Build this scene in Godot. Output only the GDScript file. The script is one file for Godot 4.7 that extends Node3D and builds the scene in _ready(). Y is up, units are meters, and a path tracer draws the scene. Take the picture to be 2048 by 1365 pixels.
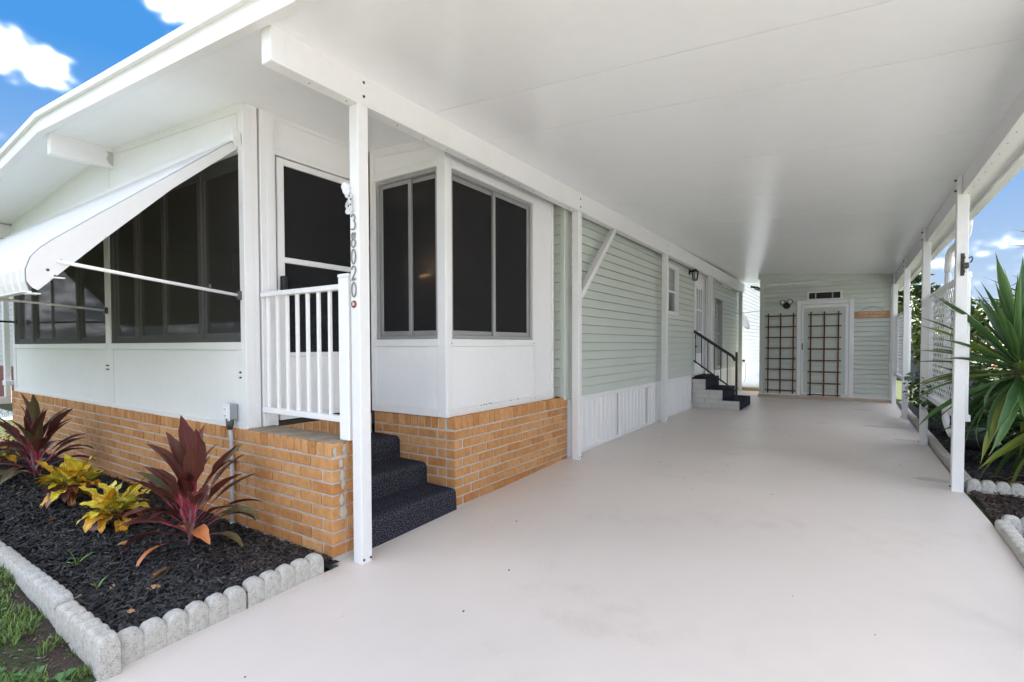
extends Node3D
# A carport beside a white mobile home. World axes: -Z runs down the carport, +X points away from the house,
# y = 0 is the level part of the carport floor. Sizes in metres.

const CAM_Y := 1.2
var M := {}
var T := {}
var box_cache := {}
var mesh_cache := {}
var taken := {}
var rng := RandomNumberGenerator.new()

# ---------------------------------------------------------------- ground shapes
func floor_y(z: float) -> float:
	return -0.028 * maxf(0.0, z + 4.6)

func ceil_y(x: float, z: float) -> float:
	return 2.745 - 0.0735 * (x + 2.343) + 0.008 * (-z - 1.4)

func left_roof_y(x: float, z: float) -> float:
	return ceil_y(-5.62, z) - 0.0745 * (-5.62 - x)

# ---------------------------------------------------------------- small helpers
func lin(r: float, g: float, b: float, a := 1.0) -> Color:
	var c := Color(r, g, b, 1.0).linear_to_srgb()
	c.a = a
	return c

func numbered(called: String) -> String:
	var n: int = taken.get(called, -1) + 1
	taken[called] = n
	return called if n == 0 else "%s_%03d" % [called, n]

func thing(called: String, label: String, category: String, at := Vector3.ZERO, group := "") -> Node3D:
	var o := Node3D.new()
	o.name = numbered(called)
	add_child(o)
	o.position = at
	tag(o, label, category, group)
	return o

func tag(o: Node, label := "", category := "", group := "", kind := "") -> Node:
	if label: o.set_meta("label", label)
	if category: o.set_meta("category", category)
	if group: o.set_meta("group", group)
	if kind: o.set_meta("kind", kind)
	return o

# a named mesh under parent; xf is in world axes
func put(called: String, mesh: Mesh, m: Material, parent: Node = null, xf := Transform3D.IDENTITY) -> MeshInstance3D:
	var o := MeshInstance3D.new()
	o.mesh = mesh
	o.material_override = m
	if parent == null or parent == self:
		o.name = numbered(called)
		add_child(o)
		o.transform = xf
	else:
		o.name = called
		parent.add_child(o, true)
		var p := parent as Node3D
		o.transform = p.global_transform.affine_inverse() * xf
	return o

func struct(called: String, mesh: Mesh, m: Material, xf := Transform3D.IDENTITY) -> MeshInstance3D:
	var o := put(called, mesh, m, self, xf)
	o.set_meta("kind", "structure")
	return o

func st_new(smooth := false) -> SurfaceTool:
	var st := SurfaceTool.new()
	st.begin(Mesh.PRIMITIVE_TRIANGLES)
	st.set_smooth_group(0 if smooth else -1)
	return st

# triangle and quad given counter-clockwise as seen from outside
func tri(st: SurfaceTool, a: Vector3, b: Vector3, c: Vector3) -> void:
	st.add_vertex(a); st.add_vertex(c); st.add_vertex(b)

func quad(st: SurfaceTool, a: Vector3, b: Vector3, c: Vector3, d: Vector3) -> void:
	tri(st, a, b, c); tri(st, a, c, d)

func done(st: SurfaceTool) -> ArrayMesh:
	st.generate_normals()
	return st.commit()

# a box with chamfered edges, centred
func cbox_mesh(size: Vector3, c := 0.003) -> ArrayMesh:
	var key := "%.4f %.4f %.4f %.4f" % [size.x, size.y, size.z, c]
	if box_cache.has(key):
		return box_cache[key]
	var st := st_new()
	cbox(st, Vector3.ZERO, size, c)
	var m := done(st)
	box_cache[key] = m
	return m

func cbox(st: SurfaceTool, at: Vector3, size: Vector3, c := 0.003, jit := 0.0) -> void:
	var h := size / 2.0
	c = minf(c, minf(h.x, minf(h.y, h.z)) * 0.6)
	if c <= 0.0:
		c = 0.0002
	var P := {}
	for sx in [-1, 1]:
		for sy in [-1, 1]:
			for sz in [-1, 1]:
				var j := Vector3.ZERO
				if jit > 0.0:
					j = Vector3(rng.randf_range(-jit, jit), rng.randf_range(-jit, jit), rng.randf_range(-jit, jit))
				for ax in 3:
					var v := Vector3(sx * h.x, sy * h.y, sz * h.z)
					for k in 3:
						if k != ax:
							v[k] -= [sx, sy, sz][k] * c
					P[[sx, sy, sz, ax]] = at + v + j
	for ax in 3:
		var u := (ax + 1) % 3
		var w := (ax + 2) % 3
		for s in [-1, 1]:
			var q := []
			for pair in [[-1, -1], [1, -1], [1, 1], [-1, 1]]:
				var k := [0, 0, 0]
				k[ax] = s; k[u] = pair[0]; k[w] = pair[1]
				q.append(P[[k[0], k[1], k[2], ax]])
			if s > 0: quad(st, q[0], q[1], q[2], q[3])
			else: quad(st, q[3], q[2], q[1], q[0])
		# edges along ax: between faces u and w
		for su in [-1, 1]:
			for sw in [-1, 1]:
				var e := []
				for s2 in [-1, 1]:
					var k2 := [0, 0, 0]
					k2[ax] = s2; k2[u] = su; k2[w] = sw
					e.append([P[[k2[0], k2[1], k2[2], u]], P[[k2[0], k2[1], k2[2], w]]])
				var a: Vector3 = e[0][0]; var b: Vector3 = e[1][0]; var d: Vector3 = e[1][1]; var g: Vector3 = e[0][1]
				if su * sw > 0: quad(st, a, g, d, b)
				else: quad(st, a, b, d, g)
	for sx in [-1, 1]:
		for sy in [-1, 1]:
			for sz in [-1, 1]:
				var a2: Vector3 = P[[sx, sy, sz, 0]]; var b2: Vector3 = P[[sx, sy, sz, 1]]; var c2: Vector3 = P[[sx, sy, sz, 2]]
				if sx * sy * sz > 0: tri(st, a2, b2, c2)
				else: tri(st, a2, c2, b2)

# a chamfered box spanning two corners, in world axes
func bx(called: String, parent: Node, a: Vector3, b: Vector3, m: Material, c := 0.003) -> MeshInstance3D:
	var lo := a.min(b)
	var hi := a.max(b)
	return put(called, cbox_mesh(hi - lo, c), m, parent, Transform3D(Basis.IDENTITY, (lo + hi) / 2.0))

# walls: F = ["z", p] is a wall facing +Z at z = p, u is x; ["x", p] faces +X at x = p, u is z; n is the distance in front of the wall
func wpt(F: Array, u: float, y: float, n: float) -> Vector3:
	return Vector3(u, y, F[1] + n) if F[0] == "z" else Vector3(F[1] + n, y, u)

func wb(called: String, parent: Node, F: Array, u0: float, u1: float, y0: float, y1: float, n0: float, n1: float, m: Material, c := 0.003) -> MeshInstance3D:
	return bx(called, parent, wpt(F, u0, y0, n0), wpt(F, u1, y1, n1), m, c)

# eight corners: four below (counter-clockwise from above) and four above them
func hexa(called: String, parent: Node, lo: Array, hi: Array, m: Material) -> MeshInstance3D:
	var mid := Vector3.ZERO
	for v in lo + hi: mid += v / 8.0
	var l := []
	var h := []
	for k in 4:
		l.append(lo[k] - mid); h.append(hi[k] - mid)
	var st := st_new()
	quad(st, h[0], h[1], h[2], h[3])
	quad(st, l[3], l[2], l[1], l[0])
	for k in 4:
		var n := (k + 1) % 4
		quad(st, l[k], l[n], h[n], h[k])
	return put(called, done(st), m, parent, Transform3D(Basis.IDENTITY, mid))

# polygon in x-y (counter-clockwise) pushed out along z from z0 to z1
func prism(pts: PackedVector2Array, z0: float, z1: float, st: SurfaceTool) -> void:
	var tr := Geometry2D.triangulate_polygon(pts)
	var ccw := not Geometry2D.is_polygon_clockwise(pts)
	for k in range(0, tr.size(), 3):
		var a := pts[tr[k]]; var b := pts[tr[k + 1]]; var c := pts[tr[k + 2]]
		if (b - a).cross(c - a) < 0.0:
			var t := b; b = c; c = t
		tri(st, Vector3(a.x, a.y, z1), Vector3(b.x, b.y, z1), Vector3(c.x, c.y, z1))
		tri(st, Vector3(a.x, a.y, z0), Vector3(c.x, c.y, z0), Vector3(b.x, b.y, z0))
	for k in pts.size():
		var p := pts[k]
		var q := pts[(k + 1) % pts.size()]
		if ccw: quad(st, Vector3(p.x, p.y, z0), Vector3(q.x, q.y, z0), Vector3(q.x, q.y, z1), Vector3(p.x, p.y, z1))
		else: quad(st, Vector3(q.x, q.y, z0), Vector3(p.x, p.y, z0), Vector3(p.x, p.y, z1), Vector3(q.x, q.y, z1))

func prism_mesh(pts: Array, z0: float, z1: float) -> ArrayMesh:
	var st := st_new()
	prism(PackedVector2Array(pts), z0, z1, st)
	return done(st)

# wall polygon: points (u, y) on a wall frame, between n0 and n1
func wall_poly(called: String, parent: Node, F: Array, pts: Array, n0: float, n1: float, m: Material) -> MeshInstance3D:
	if F[0] == "z":
		return put(called, prism_mesh(pts, n0, n1), m, parent, Transform3D(Basis.IDENTITY, Vector3(0, 0, F[1])))
	var flipped := []
	for p in pts: flipped.append(Vector2(-p.x, p.y))
	return put(called, prism_mesh(flipped, n0, n1), m, parent, Transform3D(Basis(Vector3(0, 0, -1), Vector3.UP, Vector3(1, 0, 0)), Vector3(F[1], 0, 0)))

func tube(st: SurfaceTool, pts: Array, radii: Array, sides := 8, flat := 1.0) -> void:
	var rings := []
	var up := Vector3(0.13, 0.98, 0.11).normalized()
	for k in pts.size():
		var a: Vector3 = pts[maxi(k - 1, 0)]
		var b: Vector3 = pts[mini(k + 1, pts.size() - 1)]
		var d := (b - a).normalized()
		var side := d.cross(up)
		if side.length() < 0.2: side = d.cross(Vector3(1, 0, 0.1))
		side = side.normalized()
		up = side.cross(d).normalized()
		var r: float = radii[mini(k, radii.size() - 1)]
		var ring := []
		for s in sides:
			var t := TAU * s / sides
			ring.append(pts[k] + side * cos(t) * r + up * sin(t) * r * flat)
		rings.append(ring)
	for k in rings.size() - 1:
		for s in sides:
			var n := (s + 1) % sides
			quad(st, rings[k][n], rings[k][s], rings[k + 1][s], rings[k + 1][n])
	var last: int = rings.size() - 1
	for s in range(1, sides - 1):
		tri(st, rings[0][0], rings[0][s], rings[0][s + 1])
		tri(st, rings[last][0], rings[last][s + 1], rings[last][s])

func tube_mesh(pts: Array, radii: Array, sides := 8, flat := 1.0) -> ArrayMesh:
	var st := st_new(true)
	tube(st, pts, radii, sides, flat)
	return done(st)

func tube_part(called: String, parent: Node, pts: Array, r: float, m: Material, sides := 8) -> MeshInstance3D:
	var o: Vector3 = pts[0]
	var rel := []
	for p in pts: rel.append(p - o)
	return put(called, tube_mesh(rel, [r], sides), m, parent, Transform3D(Basis.IDENTITY, o))

# a square bar between two points
func bar(called: String, parent: Node, a: Vector3, b: Vector3, w: float, h: float, m: Material, up := Vector3.UP) -> MeshInstance3D:
	var d := b - a
	var zz := d.normalized()
	var xx := up.cross(zz).normalized()
	var yy := zz.cross(xx).normalized()
	return put(called, cbox_mesh(Vector3(w, h, snappedf(d.length(), 0.001)), 0.002), m, parent, Transform3D(Basis(xx, yy, zz), (a + b) / 2.0))

func lathe_mesh(profile: Array, sides := 16) -> ArrayMesh:
	var st := st_new(true)
	for k in profile.size() - 1:
		var p: Vector2 = profile[k]
		var q: Vector2 = profile[k + 1]
		for s in sides:
			var a := TAU * s / sides
			var b := TAU * (s + 1) / sides
			quad(st, Vector3(sin(a) * p.x, p.y, cos(a) * p.x), Vector3(sin(b) * p.x, p.y, cos(b) * p.x), Vector3(sin(b) * q.x, q.y, cos(b) * q.x), Vector3(sin(a) * q.x, q.y, cos(a) * q.x))
	return done(st)

# ---------------------------------------------------------------- textures and materials
func noise(seed_: int, freq: float, oct := 4, kind := FastNoiseLite.TYPE_SIMPLEX_SMOOTH) -> FastNoiseLite:
	var n := FastNoiseLite.new()
	n.seed = seed_
	n.noise_type = kind
	n.frequency = freq
	n.fractal_octaves = oct
	return n

# grey bytes of a mix of seamless noises: layers = [[seed, freq, octaves, weight], ...]
func grey(size: int, layers: Array) -> PackedByteArray:
	var sums := PackedFloat32Array()
	sums.resize(size * size)
	for l in layers:
		var im := noise(l[0], l[1], l[2]).get_seamless_image(size, size, false, false, 0.12, true)
		im.convert(Image.FORMAT_L8)
		var d := im.get_data()
		var w: float = l[3]
		for k in size * size:
			sums[k] += d[k] * w
	var out := PackedByteArray()
	out.resize(size * size)
	for k in size * size:
		out[k] = clampi(int(sums[k]), 0, 255)
	return out

func grey_tex(bytes: PackedByteArray, size: int) -> ImageTexture:
	return ImageTexture.create_from_image(Image.create_from_data(size, size, false, Image.FORMAT_L8, bytes))

# colour ramp over the grey bytes; stops = [[0.0, Color], ...] with linear colours
func ramp_tex(bytes: PackedByteArray, size: int, stops: Array) -> ImageTexture:
	var g := Gradient.new()
	var offs := PackedFloat32Array()
	var cols := PackedColorArray()
	for s in stops:
		offs.append(s[0]); cols.append(s[1])
	g.offsets = offs
	g.colors = cols
	var lut := []
	for k in 256:
		var c := g.sample(k / 255.0).linear_to_srgb()
		lut.append([int(c.r * 255.0), int(c.g * 255.0), int(c.b * 255.0)])
	var out := PackedByteArray()
	out.resize(size * size * 3)
	for k in size * size:
		var e: Array = lut[bytes[k]]
		out[k * 3] = e[0]; out[k * 3 + 1] = e[1]; out[k * 3 + 2] = e[2]
	return ImageTexture.create_from_image(Image.create_from_data(size, size, false, Image.FORMAT_RGB8, out))

func mat(called: String, c: Color, rough := 0.6, tex: Texture2D = null, tile := 1.0, bump: Texture2D = null, bump_cm := 0.0) -> StandardMaterial3D:
	var m := StandardMaterial3D.new()
	m.resource_name = called
	m.albedo_color = c
	m.roughness = rough
	m.metallic_specular = 0.5
	if tex or bump:
		m.uv1_triplanar = true
		m.uv1_world_triplanar = true
		m.uv1_scale = Vector3.ONE / tile
	if tex: m.albedo_texture = tex
	if bump:
		m.heightmap_enabled = true
		m.heightmap_texture = bump
		m.heightmap_scale = bump_cm
	M[called] = m
	return m

func make_materials() -> void:
	var W := Color(1, 1, 1)
	var mottled := grey(512, [[3, 0.006, 4, 0.55], [4, 0.05, 3, 0.45]])
	var fine := grey(512, [[5, 0.12, 3, 0.6], [6, 0.35, 2, 0.4]])
	var speck := grey(512, [[7, 0.45, 2, 1.0]])
	var rough := grey(512, [[8, 0.03, 5, 0.6], [9, 0.22, 3, 0.4]])
	var blotch := grey(512, [[10, 0.004, 5, 0.75], [11, 0.08, 3, 0.25]])
	var t_mottled := ramp_tex(mottled, 512, [[0.0, Color(0.93, 0.93, 0.92)], [0.35, Color(0.97, 0.97, 0.968)], [0.6, Color(0.985, 0.985, 0.985)], [1.0, W]])
	var t_fine := grey_tex(fine, 512)
	var t_speck := grey_tex(speck, 512)
	var t_rough := grey_tex(rough, 512)
	# paint, metal
	mat("white_paint", lin(0.81, 0.81, 0.81), 0.42, t_mottled, 1.7, t_fine, 0.02)
	mat("white_panel", lin(0.82, 0.82, 0.825), 0.5, t_mottled, 2.3, t_fine, 0.03)
	mat("ceiling_paint", lin(0.84, 0.85, 0.87), 0.24, t_mottled, 3.1, t_rough, 0.02)
	mat("trim_white", lin(0.80, 0.80, 0.80), 0.38, t_mottled, 1.1)
	mat("vinyl_white", lin(0.83, 0.83, 0.84), 0.35)
	mat("awning_white", lin(0.70, 0.70, 0.70), 0.45, t_mottled, 1.3)
	mat("frame_grey", lin(0.36, 0.36, 0.355), 0.42, t_mottled, 0.8)
	M.frame_grey.metallic = 0.35
	mat("frame_light", lin(0.76, 0.76, 0.74), 0.4, t_mottled, 0.8)
	mat("frame_dark", lin(0.09, 0.09, 0.085), 0.5)
	mat("rubber_black", lin(0.012, 0.012, 0.012), 0.6)
	mat("bolt_dark", lin(0.05, 0.045, 0.04), 0.45)
	mat("galvanised", lin(0.42, 0.43, 0.44), 0.45, t_fine, 0.2)
	M.galvanised.metallic = 0.5
	mat("number_metal", lin(0.26, 0.26, 0.25), 0.35)
	M.number_metal.metallic = 0.4
	mat("iron_black", lin(0.018, 0.018, 0.018), 0.5, null, 1.0, t_fine, 0.03)
	mat("bracket_bronze", lin(0.05, 0.046, 0.042), 0.5)
	mat("grey_plastic", lin(0.30, 0.31, 0.32), 0.5)
	mat("conduit_grey", lin(0.48, 0.50, 0.53), 0.45)
	# siding and shed
	mat("siding_green", lin(0.585, 0.63, 0.575), 0.5, t_mottled, 1.9, t_fine, 0.03)
	mat("trim_green", lin(0.59, 0.635, 0.58), 0.5, t_mottled, 1.3)
	mat("siding_white", lin(0.72, 0.72, 0.70), 0.5, t_mottled, 1.9)
	mat("siding_grey", lin(0.42, 0.42, 0.42), 0.55, t_mottled, 1.5)
	mat("siding_mauve", lin(0.22, 0.21, 0.25), 0.6)
	mat("trellis_wood", lin(0.13, 0.038, 0.016), 0.6, t_mottled, 0.4)
	mat("sign_wood", lin(0.55, 0.30, 0.17), 0.6, ramp_tex(grey(256, [[31, 0.02, 4, 1.0]]), 256, [[0.0, Color(0.75, 0.7, 0.62)], [1.0, W]]), 0.3)
	mat("sign_paint", lin(0.74, 0.60, 0.40), 0.6)
	# brick
	var brickt := ramp_tex(grey(512, [[12, 0.012, 4, 0.55], [13, 0.2, 3, 0.45]]), 512, [[0.0, Color(0.50, 0.42, 0.36)], [0.4, Color(0.84, 0.81, 0.77)], [0.7, Color(0.97, 0.96, 0.95)], [1.0, Color(1.0, 1.0, 1.0)]])
	mat("brick_a", lin(0.60, 0.300, 0.112), 0.85, brickt, 0.45, t_rough, 0.25)
	mat("brick_b", lin(0.56, 0.272, 0.096), 0.85, brickt, 0.5, t_rough, 0.25)
	mat("brick_c", lin(0.63, 0.335, 0.142), 0.85, brickt, 0.42, t_rough, 0.25)
	mat("brick_d", lin(0.52, 0.23, 0.074), 0.85, brickt, 0.48, t_rough, 0.25)
	mat("mortar", lin(0.56, 0.53, 0.49), 0.95, t_mottled, 0.3, t_rough, 0.4)
	mat("brick_top", lin(0.36, 0.29, 0.21), 0.95, ramp_tex(blotch, 512, [[0.0, Color(0.45, 0.42, 0.38)], [1.0, W]]), 0.5, t_rough, 0.4)
	mat("mortar_smear", lin(0.50, 0.47, 0.43), 0.95, t_mottled, 0.2, t_rough, 0.3)
	mat("brick_painted", lin(0.66, 0.64, 0.60), 0.6, t_mottled, 0.6, t_rough, 0.3)
	mat("mortar_painted", lin(0.56, 0.54, 0.50), 0.8, t_mottled, 0.3, t_rough, 0.3)
	mat("brick_red", lin(0.22, 0.085, 0.075), 0.9, brickt, 0.5)
	# floor, ground
	var floort := ramp_tex(grey(1024, [[14, 0.0035, 4, 0.5], [15, 0.02, 4, 0.3], [16, 0.25, 2, 0.2]]), 1024, [[0.0, Color(0.80, 0.78, 0.74)], [0.35, Color(0.955, 0.953, 0.947)], [0.65, Color(0.985, 0.985, 0.982)], [1.0, W]])
	mat("floor_paint", lin(0.72, 0.635, 0.575), 0.42, floort, 4.3, t_fine, 0.05)
	var gm := mat("grime", lin(0.42, 0.36, 0.31, 0.08), 0.6)
	gm.transparency = BaseMaterial3D.TRANSPARENCY_ALPHA
	mat("plinth_paint", lin(0.52, 0.42, 0.32), 0.5, t_mottled, 0.8)
	mat("asphalt", lin(0.24, 0.225, 0.21), 0.9, t_mottled, 2.0, t_rough, 0.5)
	mat("tan_step", lin(0.55, 0.40, 0.22), 0.6, t_mottled, 0.8)
	mat("pad_white", lin(0.68, 0.68, 0.66), 0.7, t_mottled, 1.5)
	mat("soil", lin(0.085, 0.057, 0.042), 0.95, ramp_tex(rough, 512, [[0.0, Color(0.35, 0.33, 0.32)], [0.5, Color(0.8, 0.78, 0.76)], [1.0, W]]), 0.35, t_rough, 2.0)
	mat("lawn", lin(0.05, 0.07, 0.024), 0.95, ramp_tex(blotch, 512, [[0.0, Color(0.55, 0.5, 0.4)], [0.5, Color(0.9, 0.92, 0.8)], [1.0, W]]), 2.2, t_rough, 2.0)
	mat("mulch_base", lin(0.010, 0.009, 0.009), 0.9, t_mottled, 0.3, t_rough, 2.0)
	var conct := ramp_tex(grey(512, [[17, 0.02, 4, 0.35], [18, 0.09, 3, 0.65]]), 512, [[0.0, Color(0.26, 0.24, 0.21)], [0.34, Color(0.60, 0.575, 0.535)], [0.5, Color(0.88, 0.87, 0.85)], [1.0, W]])
	mat("concrete", lin(0.60, 0.575, 0.535), 0.92, conct, 0.34, t_rough, 0.5)
	mat("concrete_white", lin(0.60, 0.585, 0.56), 0.92, conct, 0.4, t_rough, 0.5)
	var carpett := ramp_tex(grey(512, [[19, 0.13, 2, 0.8], [20, 0.3, 2, 0.2]]), 512, [[0.0, Color(0.05, 0.05, 0.055)], [0.45, Color(0.10, 0.10, 0.11)], [0.6, Color(0.35, 0.35, 0.38)], [0.75, W], [1.0, W]])
	mat("carpet", lin(0.16, 0.16, 0.19), 1.0, carpett, 0.75, t_speck, 0.6)
	M.carpet.metallic_specular = 0.15
	# glass, screens, rooms
	var g := mat("glass", Color(0.85, 0.9, 0.88, 0.06), 0.03)
	g.metallic_specular = 0.5
	g.transparency = BaseMaterial3D.TRANSPARENCY_ALPHA
	var s := mat("insect_screen", lin(0.025, 0.025, 0.027, 0.78), 0.7)
	s.transparency = BaseMaterial3D.TRANSPARENCY_ALPHA
	s.metallic_specular = 0.2
	var s2 := mat("thin_screen", lin(0.03, 0.03, 0.03, 0.42), 0.75)
	s2.transparency = BaseMaterial3D.TRANSPARENCY_ALPHA
	s2.metallic_specular = 0.2
	mat("room_wall", lin(0.48, 0.47, 0.45), 0.9)
	mat("room_floor", lin(0.24, 0.19, 0.15), 0.8)
	mat("door_glass", lin(0.30, 0.32, 0.34), 0.12)
	var lamp := mat("disc_glow", lin(1.0, 0.78, 0.5), 0.5)  # emission for the added disc behind the porch window, not a known lamp
	lamp.emission_enabled = true
	lamp.emission = Color(1.0, 0.82, 0.6)
	lamp.emission_energy_multiplier = 0.5
	mat("bin_blue", lin(0.10, 0.16, 0.22), 0.5)
	mat("lens_white", lin(0.75, 0.75, 0.72), 0.2)
	var fr := mat("frosted", lin(0.80, 0.82, 0.84, 0.75), 0.35)
	fr.transparency = BaseMaterial3D.TRANSPARENCY_ALPHA
	mat("copper_disc", lin(0.28, 0.07, 0.04), 0.3)
	M.copper_disc.metallic = 0.6
	# plants
	mat("mulch_chip", Color.WHITE, 0.55)
	M.mulch_chip.vertex_color_use_as_albedo = true
	mat("leafy", Color.WHITE, 0.5)
	M.leafy.vertex_color_use_as_albedo = true
	M.leafy.cull_mode = BaseMaterial3D.CULL_DISABLED
	M.leafy.backlight_enabled = true
	M.leafy.backlight = Color(0.16, 0.2, 0.05)
	mat("bark", lin(0.11, 0.085, 0.06), 0.95, t_mottled, 0.3, t_rough, 1.0)
	mat("stem_red", lin(0.36, 0.03, 0.055), 0.5)
	mat("stem_green", lin(0.12, 0.10, 0.03), 0.6)
	mat("stem_cane", lin(0.20, 0.11, 0.12), 0.6)
	mat("dead_leaf", lin(0.42, 0.22, 0.10), 0.8)
	M.dead_leaf.cull_mode = BaseMaterial3D.CULL_DISABLED

# leaf print: f(u across -1..1, v along 0..1) -> linear colour
func leaf_mat(called: String, f: Callable, rough := 0.42) -> void:
	var w := 48
	var h := 160
	var im := Image.create(w, h, false, Image.FORMAT_RGB8)
	for y in h:
		for x in w:
			var c: Color = f.call((x + 0.5) / w * 2.0 - 1.0, (y + 0.5) / h)
			im.set_pixel(x, y, c.linear_to_srgb())
	var m := StandardMaterial3D.new()
	m.resource_name = called
	m.albedo_texture = ImageTexture.create_from_image(im)
	m.roughness = rough
	m.cull_mode = BaseMaterial3D.CULL_DISABLED
	m.backlight_enabled = true
	m.backlight = Color(0.12, 0.1, 0.05)
	M[called] = m

func make_leaf_materials() -> void:
	var nz := noise(91, 3.0, 3)
	var mixc := func(a: Color, b: Color, t: float) -> Color: return a.lerp(b, clampf(t, 0.0, 1.0))
	# ti plant blades: wine red with pink edges and pink stalk
	for k in 3:
		var body: Color = [Color(0.095, 0.026, 0.022), Color(0.12, 0.044, 0.030), Color(0.11, 0.105, 0.042)][k]
		leaf_mat(["ti_wine", "ti_maroon", "ti_green"][k], func(u: float, v: float) -> Color:
			var c := body * (1.0 + 0.25 * nz.get_noise_2d(u * 2.0, v * 9.0 + k * 7.0))
			c = mixc.call(c, Color(0.10, 0.085, 0.03), (0.18 - absf(u + 0.35)) * 2.0 * smoothstep(0.35, 0.7, v))
			c = mixc.call(c, Color(0.22, 0.04, 0.05), smoothstep(0.88, 1.0, absf(u)))
			c = mixc.call(c, Color(0.30, 0.035, 0.06), smoothstep(0.10, 0.0, absf(u)) * 0.7)
			return mixc.call(c, Color(0.48, 0.065, 0.105), smoothstep(0.46, 0.32, v)))
	leaf_mat("ti_old", func(u: float, v: float) -> Color:
		return mixc.call(Color(0.52, 0.17, 0.05), Color(0.46, 0.04, 0.06), smoothstep(0.5, 0.2, v) + 0.3 * nz.get_noise_2d(u * 2.0, v * 6.0)))
	# crotons: veins branch off the midrib
	for k in 4:
		var ground: Color = [Color(0.80, 0.58, 0.02), Color(0.78, 0.40, 0.02), Color(0.10, 0.028, 0.016), Color(0.30, 0.30, 0.03)][k]
		var vein: Color = [Color(0.78, 0.62, 0.10), Color(0.75, 0.50, 0.07), Color(0.58, 0.22, 0.05), Color(0.60, 0.52, 0.06)][k]
		var dark: Color = [Color(0.26, 0.26, 0.02), Color(0.42, 0.10, 0.015), Color(0.05, 0.022, 0.016), Color(0.10, 0.16, 0.02)][k]
		leaf_mat(["croton_yellow", "croton_orange", "croton_red", "croton_green"][k], func(u: float, v: float) -> Color:
			var c: Color = mixc.call(ground, dark, 0.45 * nz.get_noise_2d(u * 3.0, v * 8.0 + k * 11.0) + 0.12)
			var ph := fposmod((v - absf(u) * 0.22) * 11.0, 1.0)
			c = mixc.call(c, dark, 0.7 * smoothstep(0.5, 0.75, ph) * smoothstep(0.15, 0.3, absf(u)) * smoothstep(1.0, 0.7, absf(u)))
			c = mixc.call(c, vein, smoothstep(0.20, 0.06, absf(ph - 0.2)) * 0.9)
			return mixc.call(c, vein, smoothstep(0.14, 0.03, absf(u))), 0.4)
	# yucca: deep green, pale edge, some yellowing
	for k in 3:
		var yb: Color = [Color(0.038, 0.100, 0.026), Color(0.06, 0.14, 0.03), Color(0.18, 0.22, 0.03)][k]
		leaf_mat(["yucca_dark", "yucca_mid", "yucca_yellow"][k], func(u: float, v: float) -> Color:
			var c := yb * (1.0 + 0.22 * sin(u * 22.0) + 0.2 * nz.get_noise_2d(u * 5.0, v * 3.0 + k * 5.0))
			c = mixc.call(c, Color(0.16, 0.24, 0.09), smoothstep(0.82, 1.0, absf(u)))
			c = mixc.call(c, Color(0.24, 0.16, 0.07), smoothstep(0.95, 1.0, v))
			return mixc.call(c, Color(0.30, 0.30, 0.14), smoothstep(0.10, 0.0, v)), 0.5)
	leaf_mat("palm_brown", func(u: float, v: float) -> Color:
		return mixc.call(Color(0.10, 0.085, 0.04), Color(0.20, 0.12, 0.07), v + 0.4 * nz.get_noise_2d(u * 4.0, v * 4.0)))

# a blade growing along +Z, upper side +Y. prof = [[v, half width], ...]; droop = total bend in radians
func blade(L: float, prof: Array, droop: float, fold := 0.25, twist := 0.0, wave := 0.0, segs := 12) -> ArrayMesh:
	var st := SurfaceTool.new()
	st.begin(Mesh.PRIMITIVE_TRIANGLES)
	st.set_smooth_group(0)
	var rows := []
	var p := Vector3.ZERO
	for k in segs + 1:
		var v := float(k) / segs
		var ang := droop * v * v
		var dir := Vector3(0, -sin(ang), cos(ang))
		if k > 0: p += dir * L / segs
		var hw := 0.0
		for q in prof.size() - 1:
			if v >= prof[q][0] and v <= prof[q + 1][0]:
				hw = lerpf(prof[q][1], prof[q + 1][1], smoothstep(0.0, 1.0, (v - prof[q][0]) / (prof[q + 1][0] - prof[q][0])))
		var nrm := Vector3(0, cos(ang), sin(ang))
		var t := twist * v
		var side := Vector3(1, 0, 0).rotated(dir, t)
		nrm = nrm.rotated(dir, t)
		var row := []
		for j in 5:
			var u := j / 2.0 - 1.0
			var lift := absf(u) * fold * hw + wave * hw * sin(v * 17.0 + u * 2.0) * absf(u)
			row.append([p + side * u * hw + nrm * lift, Vector2(j / 4.0, v)])
		rows.append(row)
	for k in segs:
		for j in 4:
			for c in [[k, j], [k, j + 1], [k + 1, j + 1], [k, j], [k + 1, j + 1], [k + 1, j]]:
				st.set_uv(rows[c[0]][c[1]][1])
				st.add_vertex(rows[c[0]][c[1]][0])
	st.generate_normals()
	return st.commit()

# turn a blade: azimuth round Y, then elevation above the ground
func aim(at: Vector3, az: float, el: float, roll := 0.0, s := 1.0) -> Transform3D:
	var b := Basis(Vector3.UP, az) * Basis(Vector3(1, 0, 0), -el) * Basis(Vector3(0, 0, 1), roll)
	return Transform3D(b.scaled(Vector3.ONE * s), at)

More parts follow.
